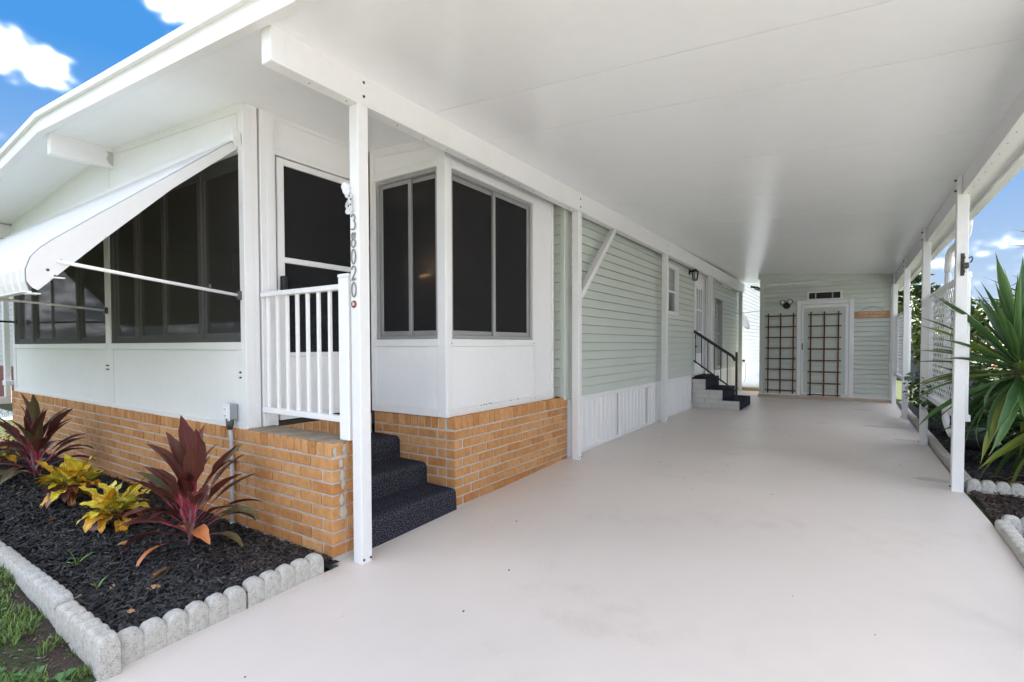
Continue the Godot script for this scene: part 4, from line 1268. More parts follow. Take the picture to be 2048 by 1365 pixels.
# digit strokes in a box of -1..1
func digit_path(d: String) -> Array:
	var out := []
	if d == "0":
		for k in 25:
			var t := TAU * k / 24.0
			out.append(Vector2(sin(t) * 0.95, cos(t)))
	elif d == "8":
		for k in 15:
			var t := PI * 0.15 + (TAU - 0.3) * k / 14.0
			out.append(Vector2(sin(t) * 0.72, 0.52 + cos(t) * 0.46))
		out.append(Vector2(0.2, 0.1))
		for k in 19:
			var t := -0.2 + (TAU - 0.1) * k / 18.0
			out.append(Vector2(sin(t) * 0.95, -0.47 + cos(t) * 0.53))
		out.append(Vector2(0.1, 0.15)); out.append(Vector2(0.95, 0.95))
	elif d == "2":
		for k in 11:
			var t := -PI * 0.45 + PI * 1.05 * k / 10.0
			out.append(Vector2(sin(t) * 0.9, 0.45 + cos(t) * 0.55))
		out.append(Vector2(0.25, -0.2)); out.append(Vector2(-0.4, -0.65)); out.append(Vector2(-0.95, -0.98))
		out.append(Vector2(0.0, -0.9)); out.append(Vector2(0.95, -0.8))
	else:
		for k in 10:
			var t := -PI * 0.4 + PI * 1.25 * k / 9.0
			out.append(Vector2(sin(t) * 0.78, 0.55 + cos(t) * 0.45))
		for k in 12:
			var t := 0.25 + PI * 1.05 * k / 11.0
			out.append(Vector2(sin(t) * 0.95, -0.42 + cos(t) * 0.56))
		out.append(Vector2(-0.9, -0.92))
	return out

# ---------------------------------------------------------------- awning over the front windows
func build_awning() -> void:
	var a := thing("window_awning", "large white aluminium awning propped out over the front windows", "awning", Vector3(-6.2, 1.5, -1.86))
	var prof := [Vector2(-1.857, 2.605), Vector2(-1.6, 2.382), Vector2(-1.35, 2.164), Vector2(-1.09, 1.938), Vector2(-0.90, 1.772), Vector2(-0.835, 1.71), Vector2(-0.795, 1.655), Vector2(-0.775, 1.59), Vector2(-0.776, 1.53), Vector2(-0.79, 1.475)]
	# one pan with its raised seam, shared by all
	var wpan := 0.1195
	var sect := [Vector2(-wpan / 2, 0.0), Vector2(-wpan / 2 + 0.004, 0.009), Vector2(-wpan / 2 + 0.014, 0.009), Vector2(-wpan / 2 + 0.02, 0.001), Vector2(0.0, 0.0), Vector2(wpan / 2, 0.0)]
	var st := st_new()
	for k in prof.size() - 1:
		for side in [0, 1]:
			for j in sect.size() - 1:
				var q := []
				for o in [[k, j], [k, j + 1], [k + 1, j + 1], [k + 1, j]]:
					var p: Vector2 = prof[o[0]]
					var dn: Vector2 = (prof[mini(o[0] + 1, prof.size() - 1)] - prof[maxi(o[0] - 1, 0)]).normalized()
					var nn := Vector2(-dn.y, dn.x)
					var off: float = sect[o[1]].y - (0.003 if side == 1 else 0.0)
					var p2 := p + nn * off
					q.append(Vector3(sect[o[1]].x, p2.y, p2.x))
				if side == 0: quad(st, q[3], q[2], q[1], q[0])
				else: quad(st, q[0], q[1], q[2], q[3])
	var pan := done(st)
	var n := 44
	for k in n:
		put("awning_pan", pan, M.awning_white, a, Transform3D(Basis.IDENTITY, Vector3(-3.475 - wpan * (k + 0.5), 0, 0)))
	var xl := -3.475 - wpan * n
	# end wings
	var wing := [Vector2(-1.858, 2.602), Vector2(-1.09, 1.935), Vector2(-0.90, 1.769), Vector2(-0.837, 1.708), Vector2(-0.798, 1.654), Vector2(-0.779, 1.59), Vector2(-0.780, 1.53), Vector2(-0.80, 1.50), Vector2(-0.823, 1.487), Vector2(-1.11, 1.80), Vector2(-1.457, 2.165), Vector2(-1.858, 2.535)]
	wing.reverse()
	wall_poly("wing", a, ["x", -3.474], wing, 0.0, 0.004, M.awning_white)
	wall_poly("wing", a, ["x", xl], wing, 0.0, 0.004, M.awning_white)
	bx("head_rail", a, Vector3(xl, 2.585, -1.856), Vector3(-3.45, 2.625, -1.83), M.trim_white, 0.004)
	put("end_cap", prism_mesh([Vector2(-3.50, 2.60), Vector2(-3.41, 2.55), Vector2(-3.405, 2.525), Vector2(-3.42, 2.63)], -1.852, -1.80), M.trim_white, a)
	# front lip
	bx("front_lip", a, Vector3(xl, 1.472, -0.80), Vector3(-3.475, 1.482, -0.765), M.awning_white, 0.002)
	# props
	tube_part("support_arm", a, [Vector3(-3.462, 1.541, -1.855), Vector3(-3.462, 1.60, -1.30), Vector3(-3.466, 1.645, -0.90)], 0.0105, M.trim_white, 10)
	tube_part("support_arm", a, [Vector3(-5.80, 1.532, -1.857), Vector3(-5.80, 1.57, -1.40), Vector3(-5.80, 1.60, -0.83)], 0.0105, M.trim_white, 10)
	tube_part("support_arm", a, [Vector3(-8.70, 1.50, -1.857), Vector3(-8.70, 1.55, -0.85)], 0.012, M.rubber_black, 10)
	for q in [[-3.462, 1.541], [-5.80, 1.532], [-8.70, 1.50]]:
		bx("bracket", a, Vector3(q[0] - 0.018, q[1] - 0.03, -1.861), Vector3(q[0] + 0.018, q[1] + 0.03, -1.835), M.galvanised, 0.004)
	tube_part("arm_knob", a, [Vector3(-3.462, 1.565, -1.66), Vector3(-3.462, 1.60, -1.66)], 0.008, M.galvanised, 8)
	for q in [[-0.918, 1.65], [-0.863, 1.596], [-0.893, 1.566]]:
		put("screw", lathe_mesh([Vector2(0.0, 0.005), Vector2(0.006, 0.004), Vector2(0.008, 0.0)], 8), M.galvanised, a, Transform3D(Basis(Vector3(0, 0, 1), -PI / 2), Vector3(-3.470, q[1], q[0])))
	bx("latch_tab", a, Vector3(-3.475, 1.555, -0.93), Vector3(-3.455, 1.562, -0.87), M.vinyl_white, 0.002)
	bx("latch_tab", a, Vector3(-3.53, 1.465, -0.83), Vector3(-3.45, 1.472, -0.78), M.vinyl_white, 0.002)

# ---------------------------------------------------------------- back door steps, railing, lantern
func build_entry() -> void:
	var zf := -9.93
	var zb := -11.0
	var s := thing("entry_steps", "white painted brick steps with black carpet at the back door", "steps", Vector3(-2.1, 0, -10.5))
	var tops := [[-1.655, 0.165], [-1.945, 0.355], [-2.245, 0.548]]
	var list := []
	for c in 6:
		var u1: float = tops[c / 2][0] - 0.004
		var y0 := 0.002 + c * 0.0915
		var e := u1
		var nxt := u1 - (0.245 if c % 2 == 0 else 0.12)
		while e > -2.505 + 0.02:
			var q := maxf(-2.505, nxt)
			var w := snappedf(e - q - 0.008, 0.005)
			if w > 0.015:
				put("brick", brick_mesh(Vector3(w, 0.083, 0.09), rng.randi() % 3), M.brick_painted, s, Transform3D(Basis(Vector3(0, 0, 1), rng.randf_range(-0.006, 0.006)), Vector3((e + q) / 2.0, y0 + 0.045, zf - 0.045 + rng.randf_range(-0.001, 0.002))))
			e = q
			nxt -= 0.245
	for t in 3:
		bx("core", s, Vector3(-2.50, [0.0, 0.17, 0.36][t], zb + 0.01), Vector3(tops[t][0] - 0.012, tops[t][1] - 0.004, zf - 0.008), M.mortar_painted, 0.002)
		var back: float = [-1.96, -2.26, -2.502][t]
		bx("tread", s, Vector3(back, tops[t][1] - 0.002, zb), Vector3(tops[t][0] + 0.014, tops[t][1] + 0.016, zf + 0.012), M.carpet, 0.006)
		bx("riser", s, Vector3(tops[t][0] - 0.004, [0.004, 0.183, 0.373][t], zb), Vector3(tops[t][0] + 0.0145, tops[t][1] - 0.0025, zf + 0.011), M.carpet, 0.004)
	bx("door_mat", s, Vector3(-2.485, 0.566, -10.85), Vector3(-2.30, 0.60, -10.02), M.carpet, 0.006)
	# iron railing on the near edge
	var r := thing("stair_railing", "black iron stair railing leading up to the back door", "railing", Vector3(-2.1, 0.18, -9.985))
	var z := -9.985
	var k: StandardMaterial3D = M.iron_black
	bar("handrail", r, Vector3(-2.485, 1.455, z), Vector3(-1.80, 0.985, z), 0.045, 0.05, k)
	bar("rail_end", r, Vector3(-1.80, 0.99, z), Vector3(-1.745, 0.90, z), 0.04, 0.05, k)
	bar("lower_rail", r, Vector3(-2.485, 0.895, z), Vector3(-1.735, 0.345, z), 0.022, 0.026, k)
	bx("newel", r, Vector3(-1.745, 0.181, z - 0.018), Vector3(-1.708, 1.058, z + 0.018), k, 0.003)
	for x in [-2.455, -2.343, -2.228, -2.113, -1.998, -1.884]:
		var t: float = (x + 2.485) / 0.685
		bx("baluster", r, Vector3(x - 0.007, lerpf(0.895, 0.393, t) - 0.03, z - 0.007), Vector3(x + 0.007, lerpf(1.455, 0.985, t), z + 0.007), k, 0.001)
	# lantern
	var l := thing("wall_lantern", "black wall lantern with clear glass beside the back door", "lantern", Vector3(-2.49, 2.4, -9.62))
	var c := Vector3(-2.38, 2.46, -9.62)
	put("back_plate", lathe_mesh([Vector2(0.0, 0.02), Vector2(0.04, 0.018), Vector2(0.05, 0.0)], 16), M.rubber_black, l, Transform3D(Basis(Vector3(0, 0, 1), -PI / 2), Vector3(-2.487, 2.53, -9.62)))
	tube_part("arm", l, [Vector3(-2.48, 2.53, -9.62), Vector3(-2.43, 2.56, -9.62), Vector3(-2.37, 2.545, -9.62)], 0.012, M.rubber_black, 8)
	put("roof", lathe_mesh([Vector2(0.0, 0.06), Vector2(0.02, 0.05), Vector2(0.05, 0.02), Vector2(0.07, 0.0), Vector2(0.0, -0.004)], 6), M.rubber_black, l, Transform3D(Basis.IDENTITY, c + Vector3(0, 0.072, 0)))
	put("glass", lathe_mesh([Vector2(0.058, 0.07), Vector2(0.038, -0.075)], 6), M.glass, l, Transform3D(Basis.IDENTITY, c))
	put("foot", lathe_mesh([Vector2(0.0, -0.076), Vector2(0.043, -0.076), Vector2(0.034, -0.09), Vector2(0.0, -0.095)], 6), M.rubber_black, l, Transform3D(Basis.IDENTITY, c))
	for q in 6:
		var ang := TAU * q / 6.0
		tube_part("rib", l, [c + Vector3(sin(ang) * 0.060, 0.072, cos(ang) * 0.060), c + Vector3(sin(ang) * 0.040, -0.077, cos(ang) * 0.040)], 0.006, M.rubber_black, 6)
	put("bulb", lathe_mesh([Vector2(0.0, 0.05), Vector2(0.02, 0.03), Vector2(0.024, 0.0), Vector2(0.012, -0.05), Vector2(0.0, -0.06)], 12), M.lens_white, l, Transform3D(Basis.IDENTITY, c))

# ---------------------------------------------------------------- scalloped concrete edging
# one edging block with n scallops, length along +X from 0, standing on y = 0, thickness along Z
func edging_mesh(n: int, v: int) -> ArrayMesh:
	var key := "edging %d %d" % [n, v]
	if mesh_cache.has(key):
		return mesh_cache[key]
	var w := 0.0865
	var T2 := 0.036
	var st := st_new(true)
	var cols := []
	for s in n:
		for k in 11:
			if s > 0 and k == 0: continue
			var t := PI * clampf(k / 10.0, 0.02, 0.98)
			var bulge := pow(sin(t), 0.55)
			var x := (s + 0.5) * w - cos(t) * w * 0.5
			var yt := 0.136 + 0.048 * bulge + rng.randf_range(-0.0015, 0.0015)
			var z := T2 - 0.0028 * (1.0 - bulge) + rng.randf_range(-0.0008, 0.0008)
			cols.append([Vector3(x, 0, z), Vector3(x, yt - 0.016, z), Vector3(x, yt - 0.005, z - 0.006), Vector3(x, yt, z - 0.016), Vector3(x, yt, -z + 0.016), Vector3(x, yt - 0.005, -z + 0.006), Vector3(x, yt - 0.016, -z), Vector3(x, 0, -z)])
	for k in cols.size() - 1:
		for r in 7:
			quad(st, cols[k][r], cols[k + 1][r], cols[k + 1][r + 1], cols[k][r + 1])
	st.set_smooth_group(-1)
	for e in [0, cols.size() - 1]:
		for r in range(1, 7):
			if e == 0: tri(st, cols[e][0], cols[e][r], cols[e][r + 1])
			else: tri(st, cols[e][0], cols[e][r + 1], cols[e][r])
	mesh_cache[key] = done(st)
	return mesh_cache[key]

func edging(n: int, at: Vector3, turn: float, label: String, group: String, m: Material, lean := 0.0) -> void:
	var o := put("edging_block", edging_mesh(n, rng.randi() % 3), m, self, Transform3D(Basis(Vector3.UP, turn) * Basis(Vector3(1, 0, 0), lean), at))
	tag(o, label, "edging block", group)

# ---------------------------------------------------------------- loose cover: chips and blades
func chip_mesh() -> ArrayMesh:
	var st := st_new()
	cbox(st, Vector3.ZERO, Vector3(1.0, 0.11, 0.17), 0.03, 0.04)
	return done(st)

# scatter = func() -> [Transform3D, Color]
func scatter(called: String, label: String, category: String, mesh: Mesh, m: Material, count: int, one: Callable, parent: Node = null) -> void:
	var mm := MultiMesh.new()
	mm.transform_format = MultiMesh.TRANSFORM_3D
	mm.use_colors = true
	mm.mesh = mesh
	mm.instance_count = count
	for k in count:
		var e: Array = one.call()
		mm.set_instance_transform(k, e[0])
		mm.set_instance_color(k, e[1])
	var o := MultiMeshInstance3D.new()
	o.multimesh = mm
	o.material_override = m
	if parent:
		o.name = called
		parent.add_child(o, true)
		o.transform = (parent as Node3D).global_transform.affine_inverse()
	else:
		o.name = numbered(called)
		add_child(o)
		tag(o, label, category)
	o.set_meta("kind", "stuff")

func mulch_y(x: float, z: float) -> float:
	var k := clampf((z + 1.85) / 1.05, 0.0, 1.0)
	return -0.05 + 0.035 * sin(k * PI) + 0.012 * sin(x * 5.3) * sin(z * 7.0) + 0.02 * k + 0.02 * smoothstep(-3.0, -6.5, x)

func chip_at(x: float, y: float, z: float, lmin: float, lmax: float, tilt: float) -> Transform3D:
	var b := Basis(Vector3.UP, rng.randf() * TAU) * Basis(Vector3(0, 0, 1), rng.randfn(0.0, tilt)) * Basis(Vector3(1, 0, 0), rng.randfn(0.0, 0.6))
	var l := rng.randf_range(lmin, lmax)
	return Transform3D(b.scaled_local(Vector3(l, l * rng.randf_range(0.35, 0.9), l * rng.randf_range(0.6, 1.3))), Vector3(x, y, z))

const NTH := ["first", "second", "third", "fourth", "fifth", "sixth", "seventh", "eighth", "ninth", "tenth", "eleventh", "twelfth", "thirteenth"]

func build_front_bed() -> void:
	# dark mulch bed
	var st := st_new(true)
	var nx := 66
	var nz := 12
	for i in nx:
		for j in nz:
			var q := []
			for o in [[0, 0], [1, 0], [1, 1], [0, 1]]:
				var x: float = -9.05 + (i + o[0]) * (6.60 / nx)
				var z: float = -1.87 + (j + o[1]) * (1.10 / nz)
				q.append(Vector3(x, mulch_y(x, z) - 0.008, z))
			quad(st, q[3], q[2], q[1], q[0])
	struct("flower_bed", done(st), M.mulch_base)
	var chip := chip_mesh()
	scatter("mulch", "black shredded mulch covering the front flower bed", "mulch", chip, M.mulch_chip, 42000, func() -> Array:
		var x := -2.52 - 6.4 * pow(rng.randf(), 1.7)
		var z := rng.randf_range(-1.84, -0.80)
		var s := rng.randf()
		var c := Color(0.016, 0.015, 0.016) * (0.4 + 2.6 * pow(rng.randf(), 2.5))
		if s > 0.985: c = Color(0.16, 0.10, 0.07) * rng.randf_range(0.6, 1.4)
		elif s > 0.95: c = Color(0.045, 0.036, 0.03)
		if x > -3.1 and z < -1.45 and rng.randf() < 0.5: c = Color(0.05, 0.035, 0.027) * rng.randf_range(0.6, 1.5)
		c.a = 1.0
		return [chip_at(x, mulch_y(x, z) + rng.randf_range(-0.006, 0.014), z, 0.015, 0.062, 0.32), c])
	# edging along the driveway and along the lawn
	edging(6, Vector3(-2.485, -0.160, -0.80), PI / 2, "speckled concrete edging block between black mulch and driveway, nearest the lawn corner", "front bed edging along the driveway", M.concrete, 0.03)
	edging(5, Vector3(-2.482, -0.150, -1.328), PI / 2, "concrete edging block between black mulch and driveway, ending at the brick corner", "front bed edging along the driveway", M.concrete, -0.02)
	for k in 8:
		edging(6, Vector3(-2.40 - (k + 1) * 0.527, -0.108 + 0.006 * sin(k * 2.0) - (0.018 if k == 0 else 0.0), -0.756 + 0.004 * sin(k * 3.1)), 0.006 * sin(k * 1.7), "scalloped concrete edging block between mulch and lawn, %s from the driveway corner" % NTH[k], "front bed edging along the lawn", [M.concrete, M.concrete_white][k % 2], 0.02 * sin(k * 2.3))
	# plants
	ti_plant(Vector3(-3.33, mulch_y(-3.33, -1.45), -1.45), 0.83, 44, 11, "wine red ti plant with pink stalks beside the grey conduit")
	ti_plant(Vector3(-6.10, mulch_y(-6.1, -1.40), -1.40), 0.82, 46, 12, "large maroon ti plant at the far end of the front bed")
	croton(Vector3(-4.0, mulch_y(-4.0, -1.30), -1.30), 0.22, 40, 13, "small bright yellow croton shrub close to the wine red ti plant", 0.95)
	croton(Vector3(-4.93, mulch_y(-4.9, -1.33), -1.33), 0.27, 50, 14, "yellow and red croton shrub in the middle of the black mulch", 0.6)
	croton(Vector3(-6.9, mulch_y(-6.9, -1.28), -1.28), 0.30, 36, 15, "yellow croton shrub partly hidden behind the large maroon ti plant", 0.6)
	sprout(Vector3(-4.45, mulch_y(-4.45, -1.42), -1.62), 0.16, 5, "tiny croton seedling between the two crotons in the mulch", true)
	sprout(Vector3(-3.55, mulch_y(-3.55, -0.97), -0.97), 0.13, 4, "thin forked grass sprout in the black mulch", false)
	sprout(Vector3(-3.12, mulch_y(-3.12, -0.93), -0.93), 0.085, 2, "short two-bladed grass sprout in the black mulch", false)
	# fallen leaves
	var curl := blade(0.09, [[0.0, 0.002], [0.3, 0.014], [0.6, 0.018], [1.0, 0.001]], 0.5, 0.7, 0.6, 0.2, 8)
	for q in [[-3.02, -1.22, 0.4, 1.5, 2], [-2.86, -1.05, 2.2, 0.9, 1], [-3.08, -0.98, 1.4, 0.8, 3], [-4.55, -1.15, 0.2, 0.7, 5], [-3.62, -1.18, 2.9, 0.8, 4], [-5.6, -1.2, 1.0, 0.9, 6], [-2.72, -0.92, 1.9, 0.6, 0]]:
		var o := put("fallen_leaf", curl, M.dead_leaf, self, aim(Vector3(q[0], mulch_y(q[0], q[1]) + 0.014, q[1]), q[2], 0.05, 0.3, q[3]))
		tag(o, "dry curled brown leaf on the black mulch, %s from the driveway edging" % NTH[int(q[4])], "leaf", "fallen leaves on the mulch")
	# lawn: grass blades, clover, bare chips
	var bl := SurfaceTool.new()
	bl.begin(Mesh.PRIMITIVE_TRIANGLES)
	bl.set_smooth_group(-1)
	var pr := [[0.0, 0.0, 0.05], [0.45, 0.10, 0.045], [0.8, 0.30, 0.028], [1.0, 0.50, 0.002]]
	for k in 3:
		var a: Array = pr[k]
		var b: Array = pr[k + 1]
		quad(bl, Vector3(-a[2], a[0], a[1]), Vector3(a[2], a[0], a[1]), Vector3(b[2], b[0], b[1]), Vector3(-b[2], b[0], b[1]))
	bl.generate_normals()
	var blm := bl.commit()
	var patch := noise(41, 2.2, 3)
	scatter("grass", "patchy green grass beside the concrete edging", "grass", blm, M.leafy, 34000, func() -> Array:
		var x := 0.0
		var z := 0.0
		for tries in 12:
			x = rng.randf_range(-5.6, -2.44)
			z = rng.randf_range(-0.72, 0.25)
			if patch.get_noise_2d(x * 1.3, z * 1.3) + 0.5 * (z + 0.45) > -0.10: break
		var s := rng.randf_range(0.018, 0.05)
		var c := Color(0.10, 0.20, 0.03).lerp(Color(0.20, 0.28, 0.06), rng.randf()) * rng.randf_range(0.6, 1.15)
		c.a = 1.0
		return [Transform3D((Basis(Vector3.UP, rng.randf() * TAU) * Basis(Vector3(1, 0, 0), rng.randf_range(-0.2, 0.75))).scaled(Vector3(1, 1, 1) * s), Vector3(x, ground_y(x, z) + 0.002, z)), c])
	scatter("wood_chips", "brown wood chips and soil crumbs on bare ground beside the edging", "wood chips", chip, M.mulch_chip, 14000, func() -> Array:
		var x := rng.randf_range(-5.6, -2.44)
		var z := rng.randf_range(-0.71, -0.2)
		var c := Color(0.075, 0.045, 0.032) * rng.randf_range(0.4, 1.6)
		if rng.randf() > 0.93: c = Color(0.34, 0.28, 0.24)
		c.a = 1.0
		return [chip_at(x, ground_y(x, z) + rng.randf_range(0.0, 0.008), z, 0.006, 0.022, 0.3), c])
	scatter("lawn_grass", "sunlit lawn beyond the house", "lawn", blm, M.leafy, 9000, func() -> Array:
		var x := rng.randf_range(-14.0, -9.2)
		var z := rng.randf_range(-4.5, 0.6)
		var c := Color(0.06, 0.11, 0.018) * rng.randf_range(0.6, 1.3)
		c.a = 1.0
		return [Transform3D((Basis(Vector3.UP, rng.randf() * TAU) * Basis(Vector3(1, 0, 0), rng.randf_range(-0.2, 0.6))).scaled(Vector3(2, 1, 1) * rng.randf_range(0.03, 0.06)), Vector3(x, ground_y(x, z), z)), c])
	var wl := blade(0.05, [[0.0, 0.002], [0.3, 0.004], [0.6, 0.013], [0.85, 0.011], [1.0, 0.001]], 0.7, 0.3, 0.0, 0.1, 8)
	M["weed_leaf"] = M.croton_green.duplicate()
	var wm := mat("weed_green", lin(0.075, 0.17, 0.045), 0.5)
	wm.cull_mode = BaseMaterial3D.CULL_DISABLED
	var n := -1
	for q in [[-2.50, -0.62], [-2.60, -0.56], [-2.55, -0.42], [-2.72, -0.45], [-2.95, -0.35], [-3.2, -0.55]]:
		n += 1
		var w := thing("weed", "low broad-leaved weed in the grass, %s from the edging corner" % NTH[n], "weed", Vector3(q[0], ground_y(q[0], q[1]), q[1]), "weeds by the edging")
		for k in 11:
			put("leaf", wl, wm, w, aim(w.position + Vector3(rng.randf_range(-0.04, 0.04), 0.005, rng.randf_range(-0.04, 0.04)), rng.randf() * TAU, rng.randf_range(0.2, 1.1), 0.0, rng.randf_range(0.7, 1.3)))

func sprout(at: Vector3, size: float, n: int, label: String, broad: bool) -> void:
	var s := thing("seedling", label, "seedling", at)
	var g := mat("seedling_green", lin(0.20, 0.36, 0.05), 0.5)
	g.cull_mode = BaseMaterial3D.CULL_DISABLED
	for k in n:
		if broad:
			put("leaf", blade(size * 0.55, [[0.0, 0.003], [0.25, 0.004], [0.6, 0.02], [1.0, 0.001]], 0.6, 0.3), M.croton_yellow, s, aim(at + Vector3(0, size * 0.45, 0), TAU * k / n + 0.4, 0.4))
		else:
			put("leaf", blade(size, [[0.0, 0.004], [0.5, 0.0045], [1.0, 0.0005]], 0.5 + 0.3 * k, 0.4), g, s, aim(at, TAU * k / n + 0.3, 1.35 - 0.35 * k))
	if broad: tube_part("stem", s, [at, at + Vector3(0.004, size * 0.25, 0.003), at + Vector3(0, size * 0.47, 0)], 0.003, M.stem_green, 6)

func ti_plant(at: Vector3, height: float, n: int, seed_: int, label: String) -> void:
	rng.seed = seed_
	var t := thing("ti_plant", label, "plant", at)
	var kinds := []
	for d in [0.25, 0.6, 1.0, 1.5]:
		for w in [0.038, 0.050]:
			kinds.append(blade(0.46, [[0.0, 0.006], [0.30, 0.0055], [0.42, 0.016], [0.60, w], [0.75, w * 0.92], [0.89, w * 0.45], [1.0, 0.001]], d, 0.35, rng.randf_range(-0.4, 0.4), 0.05, 14))
	# several short canes
	var canes := []
	for k in 3:
		var foot := Vector3(rng.randf_range(-0.04, 0.04), -0.02, rng.randf_range(-0.03, 0.03))
		var top := foot + Vector3(rng.randf_range(-0.06, 0.06), height * [0.45, 0.36, 0.28][k], rng.randf_range(-0.05, 0.05))
		canes.append([foot, top])
		put("cane", tube_mesh([foot, foot.lerp(top, 0.5) + Vector3(0.01, 0, 0), top], [0.014, 0.012, 0.009], 8), M.stem_cane, t, Transform3D(Basis.IDENTITY, at))
	for k in n:
		var f := float(k) / n                       # 0 low and old, 1 top and young
		var c: Array = canes[k % 3]
		var base: Vector3 = at + (c[0] as Vector3).lerp(c[1], lerpf(0.12, 0.95, f))
		var el := lerpf(0.30, 1.42, pow(f, 0.7)) + rng.randfn(0.0, 0.12)
		var az := k * 2.399 + rng.randfn(0.0, 0.25)
		var droop_k: int = clampi(int((1.0 - f) * 3.2 + rng.randf_range(-0.3, 0.6)), 0, 3)
		var m: Material = M[["ti_wine", "ti_maroon", "ti_wine", "ti_green", "ti_maroon"][rng.randi() % 5]]
		if f < 0.09: m = M.ti_old if rng.randf() < 0.6 else M.ti_green
		put("leaf", kinds[droop_k * 2 + rng.randi() % 2], m, t, aim(base, az, clampf(el, -0.1, 1.5), rng.randfn(0.0, 0.25), height / 0.8 * rng.randf_range(0.78, 1.05)))
	rng.seed = seed_ + 500

func croton(at: Vector3, height: float, n: int, seed_: int, label: String, yellow: float) -> void:
	rng.seed = seed_
	var t := thing("croton", label, "plant", at)
	var kinds := []
	for d in [0.3, 0.8, 1.3]:
		for w in [0.032, 0.042]:
			kinds.append(blade(0.185, [[0.0, 0.002], [0.10, 0.003], [0.30, w * 0.8], [0.58, w], [0.85, w * 0.6], [1.0, 0.001]], d, 0.3, rng.randf_range(-0.3, 0.3), 0.24, 14))
	for k in 5:
		var top := Vector3(rng.randf_range(-0.09, 0.09), height * rng.randf_range(0.55, 0.8), rng.randf_range(-0.07, 0.07))
		put("stem", tube_mesh([Vector3(rng.randf_range(-0.02, 0.02), -0.02, 0), top * 0.5, top], [0.006, 0.005, 0.004], 6), M.stem_green, t, Transform3D(Basis.IDENTITY, at))
		for j in n / 5:
			var f := float(j) / (n / 5)
			var el := lerpf(0.0, 1.05, f) + rng.randfn(0.0, 0.15)
			var m: Material = M.croton_red
			if f > 1.0 - yellow - 0.25: m = M[["croton_yellow", "croton_orange", "croton_yellow", "croton_green"][rng.randi() % 4]]
			if f < 0.25: m = M[["croton_red", "croton_orange", "ti_maroon"][rng.randi() % 3]]
			put("leaf", kinds[clampi(int((1.0 - f) * 2.8), 0, 2) * 2 + rng.randi() % 2], m, t, aim(at + top * lerpf(0.45, 1.0, f), j * 2.399 + k * 1.1 + rng.randfn(0.0, 0.2), el, rng.randfn(0.0, 0.3), rng.randf_range(0.8, 1.2) * (0.85 + height)))
	rng.seed = seed_ + 500

func yucca(at: Vector3, heads: Array, seed_: int, label: String, brown := false) -> void:
	rng.seed = seed_
	var t := thing("yucca", label, "plant", at)
	var kinds := []
	for d in [0.08, 0.25, 0.6, 1.1]:
		for w in [0.026, 0.034]:
			kinds.append(blade(0.78, [[0.0, 0.018], [0.12, 0.015], [0.45, w], [0.72, w * 0.72], [1.0, 0.0008]], d, 0.45, rng.randf_range(-0.5, 0.5), 0.0, 12))
	for hd in heads:
		var top: Vector3 = hd[0]
		put("trunk", tube_mesh([Vector3(0, -0.05, 0), (top - at) * 0.5 + Vector3(0.03, 0, 0), top - at], [0.06, 0.05, 0.04], 10), M.bark, t, Transform3D(Basis.IDENTITY, at))
		var n: int = hd[1]
		for k in n:
			var f := float(k) / n
			var el := lerpf(-0.85, 1.45, f) + rng.randfn(0.0, 0.08)
			var m: Material = M[["yucca_dark", "yucca_mid", "yucca_dark", "yucca_mid"][rng.randi() % 4]]
			if rng.randf() < 0.14: m = M.yucca_yellow
			if brown: m = M.palm_brown if rng.randf() < 0.7 else M.yucca_mid
			put("leaf", kinds[clampi(int(absf(1.0 - f) * 3.0 + rng.randf_range(-0.6, 0.4)), 0, 3) * 2 + rng.randi() % 2], m, t, aim(top + Vector3(0, (f - 0.5) * 0.16, 0), k * 2.399 + rng.randfn(0.0, 0.15), el, rng.randfn(0.0, 0.3), hd[2] * rng.randf_range(0.8, 1.1)))
	rng.seed = seed_ + 500

# a crown of small leaves round a set of clumps; colours are leaf colours, one per leaf
func crown_mesh(clumps: Array, count: int, leaf: float, c0: Color, c1: Color) -> ArrayMesh:
	var st := SurfaceTool.new()
	st.begin(Mesh.PRIMITIVE_TRIANGLES)
	st.set_smooth_group(-1)
	var total := 0.0
	for c in clumps: total += c[1].x * c[1].y * c[1].z
	for c in clumps:
		var r: Vector3 = c[1]
		var n := int(count * r.x * r.y * r.z / total)
		for k in n:
			var d := Vector3(rng.randfn(), rng.randfn(), rng.randfn()).normalized() * pow(rng.randf(), 0.45)
			var p: Vector3 = c[0] + d * r * rng.randf_range(0.85, 1.12)
			var b := Basis(Vector3.UP, rng.randf() * TAU) * Basis(Vector3(1, 0, 0), rng.randf_range(-0.9, 1.2)) * Basis(Vector3(0, 0, 1), rng.randf_range(-0.6, 0.6))
			var s := leaf * rng.randf_range(0.65, 1.25)
			var col := c0.lerp(c1, rng.randf()) * rng.randf_range(0.75, 1.2)
			col.a = 1.0
			st.set_color(col)
			var v := [p, p + b * Vector3(0.32, 0.06, 0.45) * s, p + b * Vector3(0, -0.05, 1.0) * s, p + b * Vector3(-0.32, 0.06, 0.45) * s]
			quad(st, v[0], v[1], v[2], v[3])
	st.generate_normals()
	return st.commit()

